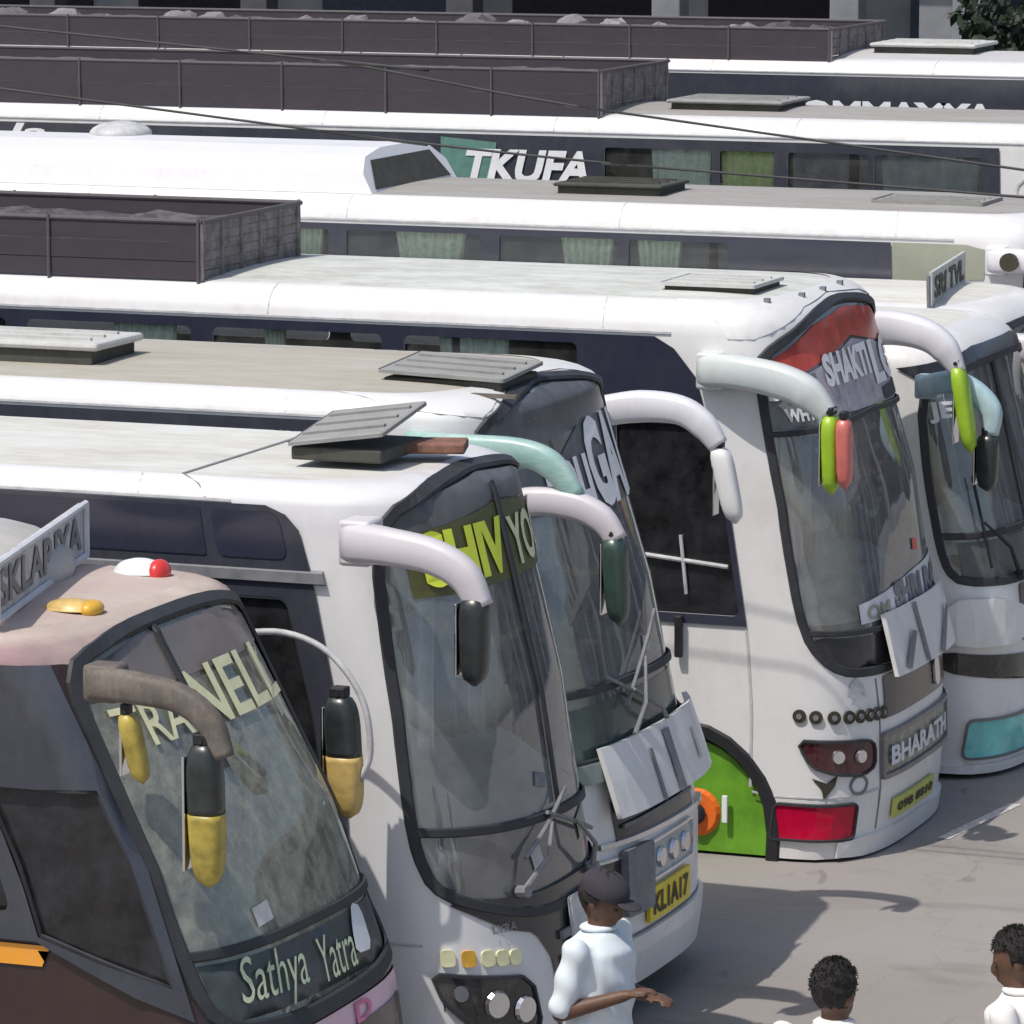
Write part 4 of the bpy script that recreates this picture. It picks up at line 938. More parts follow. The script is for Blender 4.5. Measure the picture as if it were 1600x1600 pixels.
def rack(root, x0, x1, y0, y1, z0, z1, slats=3, end_out=0, seg=1.05, name='luggage_rack'):
    h = z1 - z0; bm = bmesh.new(); n = int((x1 - x0) / .35)
    for k in range(8): box(bm, ((x0 + x1) / 2, y0 + (y1 - y0) * (k + .5) / 8, z0 + .015), (x1 - x0 - .1, .12, .02))
    rk = link_bm(name, bm, M['rack'], root)
    for y in (y0, y1):
        bm = bmesh.new()
        for s in range(slats):
            zz = z0 + h * (s + .5) / slats; box(bm, ((x0 + x1) / 2, y, zz), (x1 - x0, .012 + .006 * (s % 2), h / slats - .004))
        link_bm('side_panel', bm, M['rack'], rk)
    bm = bmesh.new()
    for s in range(slats * 2):
        zz = z0 + h * (s + .5) / (slats * 2); box(bm, (x1 + .01, (y0 + y1) / 2, zz), (.014, y1 - y0, h / slats / 2 * .9))
    k = 0
    while k * .3 < y1 - y0: cyl(bm, (x1 + .02, y0 + k * .3, z0), (x1 + .02, y0 + k * .3, z1), .014, n=6); k += 1
    link_bm('end_panel', bm, M['rackl'], rk)
    bm = bmesh.new()
    cyl(bm, (x0, y0, z1 + .01), (x1 + .02, y0, z1 + .01), .017, n=8); cyl(bm, (x0, y1, z1 + .01), (x1 + .02, y1, z1 + .01), .017, n=8); cyl(bm, (x1 + .02, y0, z1 + .01), (x1 + .02, y1, z1 + .01), .017, n=8)
    link_bm('top_rail', bm, M['rackp'], rk)
    rn = random.Random(int(z0 * 100)); V = []; F = []; nx = int((x1 - x0) / .14); ny = 12
    for i in range(nx + 1):
        for j in range(ny + 1):
            e = min(1, j / 2, (ny - j) / 2, i / 2, (nx - i) / 2); V.append((x0 + .05 + (x1 - x0 - .1) * i / nx, y0 + .04 + (y1 - y0 - .08) * j / ny, z0 + .05 + e * h * (.62 + .14 * rn.random())))
    for i in range(nx):
        for j in range(ny): F.append([i * (ny + 1) + j, (i + 1) * (ny + 1) + j, (i + 1) * (ny + 1) + j + 1, i * (ny + 1) + j + 1])
    link('rack_cover', V, F, M['rackc'], rk)
    x = x1
    while x > x0:
        for y, sg in ((y0, -1), (y1, 1)):
            bm = bmesh.new(); cyl(bm, (x, y + sg * .015, z0 - .02), (x, y + sg * .015, z1 + .03), .011, n=6); link_bm('rack_post', bm, M['rackp'], rk)
        x -= seg
    return rk
coach_d()

# ================================================================== COACH E, E2 (lower coaches partly hidden by D)
def coach_e():
    g = Geo(-7.75, 29.3, w=2.1, z0=.04, zs=2.72, fi=.9, hr=.2)
    root = empty('coach', base(g), 'low white coach with a teal fog lamp, half hidden behind the tall red-visored coach', 'coach', YARD)
    wso = chaikin([(-1.12, 2.6), (-.6, 2.72), (.6, 2.72), (1.1, 2.6), (1.18, 2.0), (1.2, 1.45), (1.05, 1.3), (-1.1, 1.3), (-1.22, 1.42), (-1.2, 2.0)], 2, .2)
    panes = [rrect(-2.5, 1.45, -1.65, 2.4, .04), rrect(-4, 1.45, -2.65, 2.4, .04), rrect(-5.5, 1.45, -4.15, 2.4, .04)]
    make_shell(g, root, M['white'], M['roofW'], [wso] + panes + [mir(p) for p in panes])
    side_windows(g, root, [(-9.5, 2.6), (-9.5, 1.4), (-1.6, 1.4), (-1.6, 2.6)], panes, 'tint', 'gdark')
    windscreen(g, root, wso, bars=[[(-1.18, 1.62), (1.15, 1.62)], [(-.2, 2.72), (-.2, 1.62)]])
    patch('visor_film', g, [(-1.25, 2.72), (-.5, 2.84), (.5, 2.84), (1.25, 2.72), (1.1, 2.66), (.5, 2.74), (-.5, 2.74), (-1.1, 2.63)], M['blackg'], root, off=.01)
    text_on('sticker_lettering', g, 'JEY', -1.1, 2.36, -.78, 2.5, M['inkw'], root, off=.004, bold=.04)
    patch('lamp_strip', g, chaikin([(-1.28, .72), (-.4, .6), (.4, .6), (1.28, .72), (1.28, .84), (.4, .78), (-.4, .78), (-1.28, .86)], 1, .1), M['hldark'], root, off=.01)
    patch('lower_band', g, [(-1.1, 1.32), (1.05, 1.32), (1.05, 1.58), (-1.1, 1.58)], M['visor'], root, off=-.006)
    patch('nose_flap', g, chaikin([(-1.25, .9), (-.7, .9), (-.66, 1.12), (-.85, 1.2), (-1.22, 1.22)], 2, .2), M['white'], root, off=.1, thick=.09)
    patch('nose_panel', g, rrect(-.6, .88, .6, 1.26, .04), M['blackg'], root, off=.01)
    fo = rrect(-1.12, .14, -.45, .4, .05); lamp(g, root, fo, M['fogt'], 'fog_lamp', rim='white'); lamp(g, root, mir(fo), M['fogt'], 'fog_lamp')
    patch('bumper', g, chaikin([(-1.3, .04), (1.3, .04), (1.3, .1), (-1.3, .1)], 1, .1), M['white'], root, off=.03, thick=.03)
    dash(g, root, M['dashw'], 1.5, .7); bulkhead(g, root, 2.4, 'trimg')
    curtain(root, g.xf - 1.2, g.yn + .3, g.xf - 1.15, g.yn + .8, 1.5, 2.5, plain('pale_grey_curtain', (.7, .7, .74), .9), 3, .04)
    y = 29.1
    a = mirror_arm(root, [(-8.35, y + .1, 2.62), (-8.12, y, 2.67), (-7.97, y, 2.62), (-7.85, y, 2.5), (-7.85, y, 2.34)], [.07, .075, .075, .07, .05], paint('pale_teal_arm_paint', (.35, .52, .56), (.75, .78, .78), amt=.7, scale=4))
    mirror_head(a, (-7.87, y, 2.36), (-7.87, y, 1.97), .15, .16, M['dkhouse'])
    wiper(g, root, (-.6, 1.32), (-.9, 1.7), (.0, .3), 'black')
coach_e()
def coach_e2():
    g = Geo(-8.15, 31.75, w=2.1, z0=.1, zs=2.65, fi=.9, hr=.2)
    root = empty('coach', base(g), 'low white coach at the right edge with a small lettered roof board', 'coach', YARD)
    wso = chaikin([(-1.12, 2.6), (-.6, 2.72), (.6, 2.72), (1.1, 2.6), (1.18, 2.0), (1.2, 1.45), (1.05, 1.3), (-1.1, 1.3), (-1.22, 1.42), (-1.2, 2.0)], 2, .2)
    panes = [rrect(-2.5, 1.45, -1.65, 2.4, .04), rrect(-4, 1.45, -2.65, 2.4, .04)]
    make_shell(g, root, M['white'], M['roofW'], [wso] + panes + [mir(p) for p in panes])
    side_windows(g, root, [(-9.5, 2.6), (-9.5, 1.4), (-1.6, 1.4), (-1.6, 2.6)], panes, 'tint', 'gdark')
    windscreen(g, root, wso, bars=[[(-1.18, 1.62), (1.15, 1.62)]])
    patch('sticker_film', g, [(-1.08, 2.2), (1.05, 2.2), (1.05, 2.58), (0, 2.66), (-1.08, 2.58)], plain('grey_green_film', (.3, .33, .28), .5, 0, .4, 6), root, off=-.006)
    text_on('sticker_lettering', g, 'GANGA RAJ', -1.0, 2.26, 1.0, 2.54, M['inkc'], root, off=.004, bold=.05)
    patch('grille', g, rrect(-.7, .7, .7, 1.1, .04), M['blackg'], root, off=.01)
    lamp(g, root, rrect(-1.2, .6, -.8, .85, .04), M['hldark'], bulbs=[(-1.0, .72, .06)]); lamp(g, root, rrect(.8, .6, 1.2, .85, .04), M['hldark'], bulbs=[(1.0, .72, .06)])
    dash(g, root, M['dashb'], 1.5, .7); bulkhead(g, root, 2.4, 'trim')
    y = 31.58
    a = mirror_arm(root, [(-8.72, y + .06, 2.6), (-8.45, y, 2.62), (-8.15, y, 2.6), (-7.98, y, 2.52), (-7.88, y, 2.38)], [.1, .1, .1, .085, .06], M['armB'])
    mirror_head(a, (-7.88, y, 2.42), (-7.87, y, 1.9), .14, .16, M['dkhouse'])
    A = Vector((-9.05, 31.9, 2.85)); B = Vector((-9.25, 33.5, 2.85)); d = B - A; n = Vector((d.y, -d.x, 0)).normalized(); up = Vector((0, 0, .24))
    bm = bmesh.new(); v = [bm.verts.new(p) for p in (A, B, B + up, A + up)]; v2 = [bm.verts.new(p - n * .025) for p in (A, B, B + up, A + up)]
    bm.faces.new(v); bm.faces.new(v2[::-1])
    for i in range(4): bm.faces.new((v[i], v[(i + 1) % 4], v2[(i + 1) % 4], v2[i]))
    bd = link_bm('name_board', bm, plain('pale_grey_board', (.45, .47, .44), .6, 0, .2, 14), root)
    text_plane('board_lettering', 'SRI TVL', A + d * .06 + Vector((0, 0, .04)) + n * .006, d * .88, Vector((0, 0, .16)), M['ink'], bd, .04)
    for p in (A, (A + B) / 2, B):
        bm = bmesh.new(); cyl(bm, p - Vector((0, 0, .08)) - n * .02, p + up * .9 - n * .03, .015, n=6); link_bm('board_post', bm, M['grey'], bd)
coach_e2()

# ================================================================== COACH F
def coach_f():
    g = Geo(-8.25, 34.1, w=2.2, L=12.5, zs=3.1, fi=1.2, hr=.2, ri=.2, crown=.03)
    root = empty('coach', base(g), 'long white coach with a raised white fairing and dark vent on its grey dusty roof', 'coach', YARD)
    S = g.side
    wso = chaikin([(-1.14, 3.02), (-.6, 3.2), (.6, 3.2), (1.12, 3.02), (1.2, 2.2), (1.22, 1.42), (1.1, 1.22), (-1.05, 1.22), (-1.24, 1.38), (-1.26, 2.15)], 2, .2)
    xs = [(-20, -18.7), (-18.55, -17.2), (-17.05, -15.75), (-15.6, -14.65), (-14.5, -13.35), (-13.2, -12.2), (-12.12, -11.3)]
    panes = [rrect(S(a), 2.45, S(b), 3.03, .03) for a, b in xs]
    frame = [(S(-20.3), 3.08), (S(-20.3), 1.5), (-1.62, 1.5), (-1.62, 2.7), (-2.58, 2.72), (-2.58, 3.08)]
    make_shell(g, root, M['white'], M['roofF'], [wso] + panes + [mir(p) for p in panes])
    side_windows(g, root, frame, panes, 'tintb', 'gside')
    patch('beige_panel', g, [(-2.57, 2.76), (-1.5, 2.82), (-1.4, 3.04), (-1.6, 3.08), (-2.57, 3.08)], M['beige'], root, off=.008)
    strip('ledge', g, [(0, 0)], M['lgrey'], root, w=.05, off=.04, closed=False, into=[(-2.6, 2.7), (-1.5, 2.72)])
    windscreen(g, root, wso, bars=[[(-1.2, 1.5), (1.2, 1.5)]])
    patch('grille', g, rrect(-.7, .7, .7, 1.1, .04), M['blackg'], root, off=.01)
    lamp(g, root, rrect(-1.2, .6, -.8, .85, .04), M['hldark'], bulbs=[(-1.0, .72, .06)]); lamp(g, root, rrect(.8, .6, 1.2, .85, .04), M['hldark'], bulbs=[(1.0, .72, .06)])
    dash(g, root, M['dashb'], 1.5, .7)
    y = g.yn + .06
    for a, b in ((-15.05, -14.72), (-14.1, -13.5), (-12.7, -12.26), (-12.07, -11.7), (-17.0, -16.5), (-18.4, -18.0)): curtain(root, a, y, b, y, 2.5, 3.03, M['curtain'], 7, .04, .3)
    y = 33.98
    a = mirror_arm(root, [(-9.2, y + .08, 2.97), (-8.9, y, 2.98), (-8.6, y, 2.96), (-8.42, y, 2.86), (-8.34, y, 2.7)], [.1, .09, .09, .08, .06], M['arm'])
    bm = bmesh.new(); cyl(bm, (-9.02, y - .08, 2.98), (-9.02, y - .12, 2.98), .07, n=16); o = link_bm('marker_ring', bm, M['ink'], a)
    mirror_head(a, (-8.34, y, 2.72), (-8.33, y, 2.2), .14, .16, M['dkhouse'])
    hatch(root, -12.5, 35.0, 3.3, .92, .7, .13, lidm='lidd'); hatch(root, -9.9, 35.0, 3.3, .9, .6, .05, lidm='lidg')
    # raised white fairing
    xa, xb = -20.4, -14.35; z0, z1 = 3.3, 3.6; y0, y1 = 34.28, 36.1
    bm = bmesh.new()
    sec = [(y0, z0), (y0 + .02, z0 + .16), (y0 + .22, z1 - .02), (y0 + .6, z1 + .03), (y1 - .6, z1 + .03), (y1 - .22, z1 - .02), (y1 - .02, z0 + .16), (y1, z0)]
    r0 = [bm.verts.new((xa, a_, b_)) for a_, b_ in sec]; r1 = [bm.verts.new((xb - (b_ - z0) * .55, a_, b_)) for a_, b_ in sec]
    for i in range(7): bm.faces.new((r0[i], r0[i + 1], r1[i + 1], r1[i]))
    bm.faces.new(r0); bm.faces.new(r1)
    fr = link_bm('roof_fairing', bm, paint('bright_white_fairing', (.8, .79, .8), amt=.25, coat=.1), root)
    ex = lambda z: xb - (z - z0) * .55 + .006
    q = [(ex(z0 + .03), y0 + .1, z0 + .03), (ex(z0 + .03), y1 - .1, z0 + .03), (ex(z1 - .05), y1 - .28, z1 - .05), (ex(z1 - .05), y0 + .28, z1 - .05)]
    link('vent', q, [[0, 1, 2, 3]], M['lidd'], fr)
    bm = bmesh.new(); ell(bm, (-17.15, 35.5, z1 + .03), (.26, .3, .11), seg=20); bmesh.ops.bisect_plane(bm, geom=bm.verts[:] + bm.edges[:] + bm.faces[:], plane_co=(0, 0, z1 + .01), plane_no=(0, 0, -1), clear_outer=True)
    link_bm('vent_dome', bm, M['lgrey'], fr, True)
coach_f()

# ================================================================== COACH G, H
def coach_g():
    g = Geo(-8.7, 40, w=2.2, L=14, zs=3.4, fi=.9, hr=.17)
    root = empty('coach', base(g), 'white coach with slanted white letters and a green film on its dark side glass', 'coach', YARD)
    S = g.side
    wso = chaikin([(-1.14, 3.32), (-.6, 3.45), (.6, 3.45), (1.12, 3.32), (1.2, 2.2), (1.22, 1.42), (1.1, 1.22), (-1.05, 1.22), (-1.24, 1.38), (-1.26, 2.15)], 2, .2)
    xs = [(-22, -20.8), (-20.6, -19.4), (-19.2, -18), (-17.8, -16.6), (-14.45, -13.42), (-13.35, -12.8), (-12.7, -11.95), (-11.9, -10.9)]
    panes = [rrect(S(a), 2.7, S(b), 3.28, .03) for a, b in xs]
    frame = [(S(-22.2), 3.37), (S(-22.2), 1.7), (S(-10.7), 1.7), (S(-10.75), 3.37)]
    make_shell(g, root, M['white'], M['roofF'], [wso] + panes + [mir(p) for p in panes])
    side_windows(g, root, frame, panes, 'tint', 'gside')
    windscreen(g, root, wso)
    patch('grille', g, rrect(-.7, .7, .7, 1.1, .04), M['blackg'], root, off=.01)
    patch('green_film', g, [(S(-16.05), 2.9), (S(-15.55), 2.9), (S(-15.5), 3.3), (S(-16.05), 3.34)], plain('sea_green_film', (.12, .25, .21), .4), root, off=.022)
    text_on('side_lettering', g, 'TKUFA', S(-15.8), 2.93, S(-14.6), 3.24, M['inkw'], root, off=.03, shear=.25, bold=.04)
    text_on('side_lettering', g, 'Ja', S(-20.6), 3.16, S(-20.1), 3.36, M['inkw'], root, off=.016, shear=.2)
    y = g.yn + .06
    for a, b, m in ((-14.02, -13.45, 'curtain'), (-13.35, -12.85, 'curtainY'), (-11.85, -10.95, 'trimg')): curtain(root, a, y, b, y, 2.7, 3.28, M[m], 5, .02, .1)
    e = [(S(-10.28) + .3 * math.cos(a), 3.0 + .14 * math.sin(a)) for a in [k * .35 for k in range(18)]]
    strip('emblem_ring', g, e, M['lgrey'], root, w=.03, off=.01); text_on('emblem_lettering', g, 'TATVI', S(-10.5), 2.95, S(-10.05), 3.06, M['lgrey'], root, off=.01)
    rack(root, -24, -14.55, 40.12, 42.0, 3.55, 3.95, slats=2); hatch(root, -13.5, 41.0, 3.57, 1.12, .9, .15, lidm='lidg')
    for i, x in enumerate((-23.5, -22.4)): pass
    dash(g, root, M['dashb'], 1.5, .7)
coach_g()
def coach_h():
    g = Geo(-8.7, 44.5, w=2.2, L=16, zs=3.72, fi=.9, hr=.14)
    root = empty('coach', base(g), 'farthest grey-roofed coach, its long rack loaded with bundles, right before the building', 'coach', YARD)
    S = g.side
    wso = chaikin([(-1.14, 3.6), (-.6, 3.7), (.6, 3.7), (1.12, 3.6), (1.2, 2.2), (1.22, 1.42), (1.1, 1.22), (-1.05, 1.22), (-1.24, 1.38), (-1.26, 2.15)], 2, .2)
    panes = [rrect(S(-23.5 + 1.5 * k), 2.6, S(-22.2 + 1.5 * k), 3.3, .03) for k in range(6)]
    frame = [(S(-24.2), 3.7), (S(-24.2), 1.7), (S(-10.5), 1.7), (S(-10.5), 3.7)]
    make_shell(g, root, M['white'], paint('pale_grey_roof', (.5, .49, .49), (.3, .28, .27), amt=.5, rough=.8, coat=0), [wso] + panes + [mir(p) for p in panes])
    side_windows(g, root, frame, panes, 'tint', 'gdark'); windscreen(g, root, wso)
    patch('grille', g, rrect(-.7, .7, .7, 1.1, .04), M['blackg'], root, off=.01)
    text_on('side_lettering', g, 'OMMAXYA', S(-14.0), 3.22, S(-12.0), 3.46, M['inkw'], root, off=.016, bold=.05)
    rack(root, -25, -13.75, 44.62, 46.5, 3.8, 4.14, slats=2); hatch(root, -12.95, 45.6, 3.86, 1.1, .9, .17)
    dash(g, root, M['dashb'], 1.5, .7)
    # dark opening on the right (slanted screen of the roof edge)
    bm = bmesh.new(); box(bm, (-11.35, 43.6, 3.2), (.1, .1, .1)); bm.free()
coach_h()

# loose bundles in the farthest rack
rnd = random.Random(3)
for k in range(22):
    x = -24.4 + k * .49 + rnd.uniform(-.1, .1); y = 45.5 + rnd.uniform(-.5, .7)
    bm = bmesh.new(); vs = ell(bm, (x, y, 4.0), (rnd.uniform(.16, .3), rnd.uniform(.15, .25), rnd.uniform(.1, .2)), seg=10)
    for v in vs: v.co += Vector((rnd.uniform(-.03, .03), rnd.uniform(-.03, .03), rnd.uniform(-.03, .03)))
    o = link_bm('luggage_bundle', bm, plain('bundle_cloth', rnd.choice([(.2, .19, .2), (.12, .11, .12), (.26, .25, .26), (.08, .07, .07)]), .9, 0, .4, 6))
    tag(o, 'small cloth bundle lying in the roof rack of the farthest coach', 'bundle', 'bundles in the farthest roof rack')

# ================================================================== overhead cables
def cable(pts, label, r=.008):
    bm = bmesh.new(); P0 = [Vector(p) for p in pts]; a = P0[0] + (P0[0] - P0[1]) * 14; b = P0[-1] + (P0[-1] - P0[-2]) * 9
    tube(bm, [a] + P0 + [b], r, 6, smooth_n=4); tag(link_bm('overhead_cable', bm, M['cable'], None, True), label, 'cable', 'overhead cables')
cable([(-12.86, 25, 5.07), (-10.79, 25, 4.91), (-9.21, 25, 4.68), (-6.58, 25, 4.39)], 'upper of the two overhead cables, crossing the far roof racks down to the right')
cable([(-12.87, 25, 4.7), (-10.79, 25, 4.5), (-9.01, 25, 4.36), (-6.58, 25, 4.24)], 'lower overhead cable, crossing the raised white roof fairing down to the right')

# ================================================================== background building and trees
bd = empty('station_building', (-18, 62, 0), 'grey building behind the coaches with dark doorways between pale pillars', 'building')
bm = bmesh.new(); box(bm, (-10, 66, 4.5), (80, .3, 9)); link_bm('wall', bm, M['bldg'], bd)
bm = bmesh.new(); box(bm, (-10, 64.1, 5.9), (80, 4.4, .5)); box(bm, (-10, 62.2, 7.6), (80, .3, 2.9)); link_bm('upper_storey', bm, M['bldg'], bd)
bm = bmesh.new(); box(bm, (-10, 63.9, .1), (80, 4.2, .2)); link_bm('plinth', bm, M['pillar'], bd)
for k, x in enumerate((-38, -34.6, -31.2, -27.8, -24.6, -21.5, -18.9, -17.15, -14.0, -10.6, -7.2, -3.8, 0, 4, 8, 12, 16)):
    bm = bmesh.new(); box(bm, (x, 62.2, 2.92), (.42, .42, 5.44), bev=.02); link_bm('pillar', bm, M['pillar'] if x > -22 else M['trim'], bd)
for k in range(20):
    x = -36.5 + k * 3.1
    bm = bmesh.new(); box(bm, (x, 65.82, 2.2), (2.3, .06, 4.2)); link_bm('doorway', bm, M['void'] if k % 3 else M['bluepan'], bd)
    bm = bmesh.new(); box(bm, (x, 62.02, 7.6), (1.4, .06, 1.4)); w_ = link_bm('window', bm, M['tint'], bd)
bm = bmesh.new(); box(bm, (-17.75, 63.0, 2.9), (.7, .1, 5.3)); link_bm('wall_panel', bm, M['bldg'], bd)
def tree(loc, h, r, label, dark=True, leaves=2600, seed=1):
    rn = random.Random(seed); root = empty('tree', loc, label, 'tree'); L0 = Vector(loc)
    bm = bmesh.new(); top = L0 + Vector((.1, 0, h * .62)); tube(bm, [L0, L0 + Vector((.05, .05, h * .3)), top], [.16, .13, .07], 9)
    tips = []
    for k in range(9):
        a = k * 2.4; s = L0 + (top - L0) * rn.uniform(.5, .95); e = s + Vector((math.cos(a) * r * .65, math.sin(a) * r * .65, h * rn.uniform(.08, .28))); tube(bm, [s, (s + e) / 2 + Vector((0, 0, .1)), e], [.06, .04, .02], 6); tips.append(e)
    link_bm('trunk', bm, M['bark'], root)
    cl = [(t, rn.uniform(.28, .48) * r) for t in tips] + [(top + Vector((rn.uniform(-.5, .5) * r, rn.uniform(-.5, .5) * r, rn.uniform(0, .33) * h)), rn.uniform(.28, .5) * r) for _ in range(10)]
    V = []; F = []; mi = []
    for k in range(leaves):
        c, cr = rn.choice(cl); d = Vector((rn.gauss(0, 1), rn.gauss(0, 1), rn.gauss(0, .8))).normalized() * cr * rn.uniform(.55, 1.05); p = c + d
        s = rn.uniform(.07, .13); a = Vector((rn.gauss(0, 1), rn.gauss(0, 1), rn.gauss(0, 1))).normalized(); b = a.orthogonal().normalized()
        i = len(V); V += [p - a * s, p + b * s * .5, p + a * s, p - b * s * .5]; F.append([i, i + 1, i + 2, i + 3])
    link('crown', V, F, M['leaf'] if dark else M['leafl'], root)
tree((-14.25, 53.5, 0), 4.1, 1.0, 'dark leafy tree in front of the building at the top right corner', True, 3200, 2)
# ================================================================== people
def fuse(name, bm, mat, parent, voxel=.014, smooth=4):
    me = bpy.data.meshes.new('t'); bmesh.ops.recalc_face_normals(bm, faces=bm.faces); bm.to_mesh(me); bm.free()
    o = bpy.data.objects.new('t', me); COL.objects.link(o)
    m = o.modifiers.new('r', 'REMESH'); m.mode = 'VOXEL'; m.voxel_size = voxel
    s = o.modifiers.new('s', 'SMOOTH'); s.iterations = smooth; s.factor = .5
    dg = bpy.context.evaluated_depsgraph_get(); dg.update(); ev = o.evaluated_get(dg); r = bpy.data.meshes.new_from_object(ev)
    V = [v.co.copy() for v in r.vertices]; F = [list(p.vertices) for p in r.polygons]
    bpy.data.objects.remove(o); return link(name, V, F, mat, parent, True)
def capsule(bm, p, q, r1, r2, n=14):
    p, q = Vector(p), Vector(q); tube(bm, [p, (p * 2 + q) / 3, (p + q * 2) / 3, q], [r1, r1 * .67 + r2 * .33, r1 * .33 + r2 * .67, r2], n); ell(bm, p, (r1,) * 3, seg=12); ell(bm, q, (r2,) * 3, seg=12)
def hand(bm, wrist, d, palmn, s=1):
    """palm + five bent fingers; d = pointing direction, palmn = direction the palm faces"""
    d = Vector(d).normalized(); n = Vector(palmn); n = (n - d * n.dot(d)).normalized(); sd = d.cross(n); w_ = Vector(wrist)
    c = w_ + d * .045 * s
    rot = Matrix((d, sd, n)).transposed(); ell(bm, c, (.052 * s, .042 * s, .018 * s), rot, 12)
    for k, (o, l) in enumerate(((-.03, .062), (-.01, .072), (.01, .068), (.03, .054))):
        b = w_ + d * .085 * s + sd * o * s; m = b + d * l * .5 * s + n * .008; e = m + (d * .6 + n * .8).normalized() * l * .5 * s
        tube(bm, [b - d * .02, b, m, e], [.0095 * s, .0095 * s, .009 * s, .0075 * s], 7)
    b = w_ + d * .03 * s - sd * .035 * s; tube(bm, [b, b + (d - sd).normalized() * .035 * s, b + (d * 1.2 - sd * .4).normalized() * .07 * s + n * .01], [.012 * s, .011 * s, .009 * s], 7)
def person(loc, rz, label, H=1.72, hairm='hair', shirt='shirt', trous='jeans', cap=False, arms='down', head_pitch=0, head_yaw=0, bald=False, stride=.12):
    root = empty('person', loc, label, 'person'); k = H / 1.72; Rz = Matrix.Rotation(rz, 3, 'Z'); O = Vector(loc)
    W = lambda x, y, z: O + Rz @ Vector((x * k, y * k, z * k))
    Hd = Matrix.Rotation(rz + head_yaw, 3, 'Z') @ Matrix.Rotation(head_pitch, 3, 'Y'); hc = W(.02, 0, 1.6)
    HP = lambda x, y, z: hc + Hd @ (Vector((x, y, z)) * k)
    if arms == 'work': J = {s: [(0, s * .2, 1.42), (-.05 if s < 0 else .0, s * .25, 1.15), (.2, s * .13, 1.2 - .03 * s)] for s in (-1, 1)}
    else: J = {s: [(0, s * .2, 1.42), (-.02, s * .25, 1.13), (.06, s * .26, .88)] for s in (-1, 1)}
    bm = bmesh.new()
    # torso, neck, head as one surface
    tube(bm, [W(0, 0, .9), W(0, 0, 1.05), W(0, 0, 1.25), W(0, 0, 1.4), W(0, 0, 1.46)], [.13, .12, .135, .13, .07], 16, 1.25, 2.2, Rz @ Vector((0, 1, 0)))
    tube(bm, [W(0, 0, 1.4), W(.015, 0, 1.55)], [.062, .055], 12)
    ell(bm, HP(0, 0, .015), (.098, .078, .115), Hd, 20); ell(bm, HP(.03, 0, -.055), (.062, .056, .062), Hd, 16)
    ell(bm, HP(.102, 0, -.015), (.018, .014, .03), Hd, 10); ell(bm, HP(.088, 0, -.06), (.014, .026, .012), Hd, 8); ell(bm, HP(.085, 0, .025), (.014, .05, .012), Hd, 8)
    for s in (-1, 1): ell(bm, HP(-.005, s * .08, -.005), (.02, .01, .032), Hd, 8)
    for s in (-1, 1):
        a, b, c = [W(*p) for p in J[s]]; capsule(bm, a, b, .052 * k, .042 * k); capsule(bm, b, c, .042 * k, .027 * k)
        d = (c - b).normalized(); hand(bm, c, d, Vector((0, 0, -1)) if arms == 'work' else Rz @ Vector((0, -s, 0)), k)
        h = W(0, s * .09, .92); kn = W(.05 + s * stride * .5, s * .1, .5); f = W(s * stride, s * .1, .09)
        capsule(bm, h, kn, .082 * k, .058 * k); capsule(bm, kn, f, .056 * k, .038 * k)
    fuse('body', bm, M['skin'], root, .011, 3)
    for s in (-1, 1):
        bm = bmesh.new(); ell(bm, HP(.088, s * .032, .008), (.009, .013, .008), Hd, 8); link_bm('eye', bm, M['ink'], root, True)
    # shirt
    bm = bmesh.new()
    tube(bm, [W(0, 0, .93), W(0, 0, 1.05), W(0, 0, 1.25), W(0, 0, 1.39), W(0, 0, 1.47)], [.148, .142, .155, .148, .085], 18, 1.25, 2.2, Rz @ Vector((0, 1, 0)))
    for s in (-1, 1):
        a, b, c = [W(*p) for p in J[s]]; capsule(bm, a, b.lerp(a, .12), .062 * k, .06 * k)
    sh = fuse('shirt', bm, M[shirt], root, .016, 3)
    rn = random.Random(5)
    for v in sh.data.vertices: v.co += v.normal * .006 * math.sin(v.co.z * 38 + v.co.x * 25 + v.co.y * 17)
    bm = bmesh.new(); ell(bm, W(.0, 0, 1.485), (.082 * k, .088 * k, .022 * k), Rz, 14); link_bm('collar', bm, M[shirt], sh, True)
    # trousers
    bm = bmesh.new(); ell(bm, W(0, 0, .93), (.145 * k, .175 * k, .12 * k), Rz, 16)
    for s in (-1, 1):
        h = W(0, s * .09, .92); kn = W(.05 + s * stride * .5, s * .1, .5); f = W(s * stride, s * .1, .1); capsule(bm, h, kn, .1 * k, .08 * k); capsule(bm, kn, f, .078 * k, .065 * k)
    fuse('trousers', bm, M[trous], root, .016, 3)
    for s in (-1, 1):
        bm = bmesh.new(); f = W(s * stride + .05, s * .1, .035); ell(bm, f, (.14 * k, .05 * k, .045 * k), Rz, 12); bmesh.ops.bisect_plane(bm, geom=bm.verts[:] + bm.edges[:] + bm.faces[:], plane_co=(0, 0, .004), plane_no=(0, 0, -1), clear_outer=True); link_bm('shoe', bm, M['black'], root, True)
    # hair
    bm = bmesh.new(); vs = ell(bm, HP(-.012, 0, .035), (.108, .09, .108), Hd, 22)
    rn = random.Random(9)
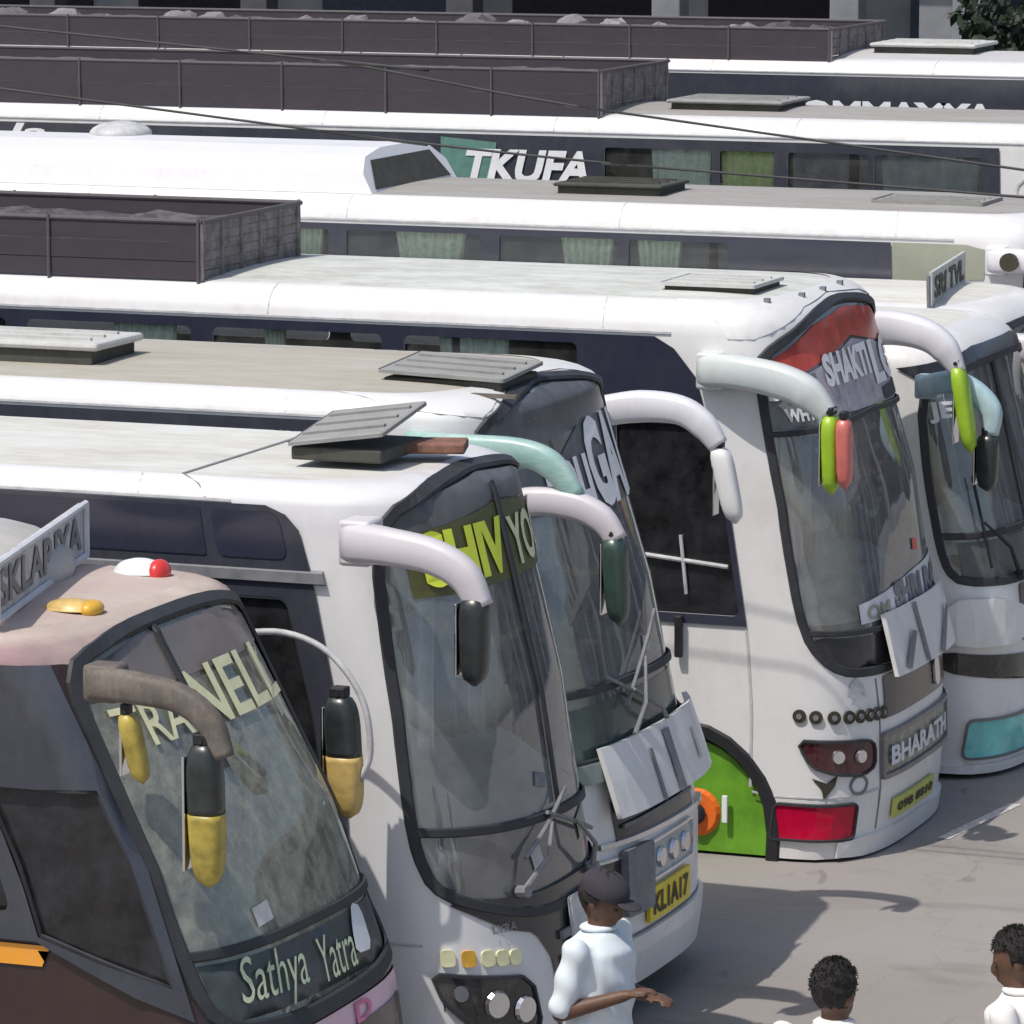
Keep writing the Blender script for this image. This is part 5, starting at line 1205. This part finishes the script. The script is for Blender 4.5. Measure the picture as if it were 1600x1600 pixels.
    inv = Hd.inverted(); bad = [v for v in bm.verts if (lambda q: q.x > .03 * k and q.z < .055 * k or q.z < -.075 * k or (abs(q.y) > .06 * k and q.z < -.02 * k and q.x > -.03 * k))(inv @ (v.co - hc))]
    bmesh.ops.delete(bm, geom=bad, context='VERTS')
    for v in bm.verts: v.co += (v.co - hc).normalized() * rn.uniform(-.004, .009)
    hr = link_bm('hair', bm, M[hairm], root, False)
    # tufts
    if not cap:
        V = []; F = []
        for _ in range(900):
            th = rn.uniform(0, 2 * math.pi); ph = rn.uniform(.05, 1.75); q = Vector((math.sin(ph) * math.cos(th) * .108 - .012, math.sin(ph) * math.sin(th) * .09, math.cos(ph) * .108 + .035))
            if q.x > .03 and q.z < .06 or q.z < -.07: continue
            p = HP(*q); d = (p - hc).normalized(); t = (d + Vector((rn.gauss(0, .5), rn.gauss(0, .5), rn.gauss(0, .3)))).normalized() * rn.uniform(.008, .016); sd = d.orthogonal().normalized() * .0035
            i = len(V); V += [p - sd, p + sd, p + t]; F.append([i, i + 1, i + 2])
        link('hair_tufts', V, F, M[hairm], hr)
    else:
        bm = bmesh.new(); ell(bm, HP(-.008, 0, .06), (.118, .1, .085), Hd, 20); bmesh.ops.bisect_plane(bm, geom=bm.verts[:] + bm.edges[:] + bm.faces[:], plane_co=HP(0, 0, .04), plane_no=-(Hd @ Vector((0, 0, 1))), clear_outer=True)
        cp = link_bm('cap', bm, M['cap'], root, True)
        bm = bmesh.new(); ell(bm, HP(.125, 0, .047), (.055, .07, .008), Hd, 14); link_bm('cap_brim', bm, M['cap'], cp, True)
    return root
person((-6.83, 18.85, 0), R(-8), 'man in a pale shirt and dark cap looking down at his hands', 1.74, cap=True, arms='work', head_pitch=R(22))
person((-5.36, 17.6, 0), R(100), 'person in a white shirt seen from behind, bushy dark hair at the bottom edge', 1.76, shirt='shirtw', trous='trous', head_yaw=R(-25))
person((-4.78, 18.35, 0), R(175), 'person in a white shirt with thin dark hair at the bottom right corner', 1.77, shirt='shirtw', trous='trous', head_yaw=R(15), head_pitch=R(15))
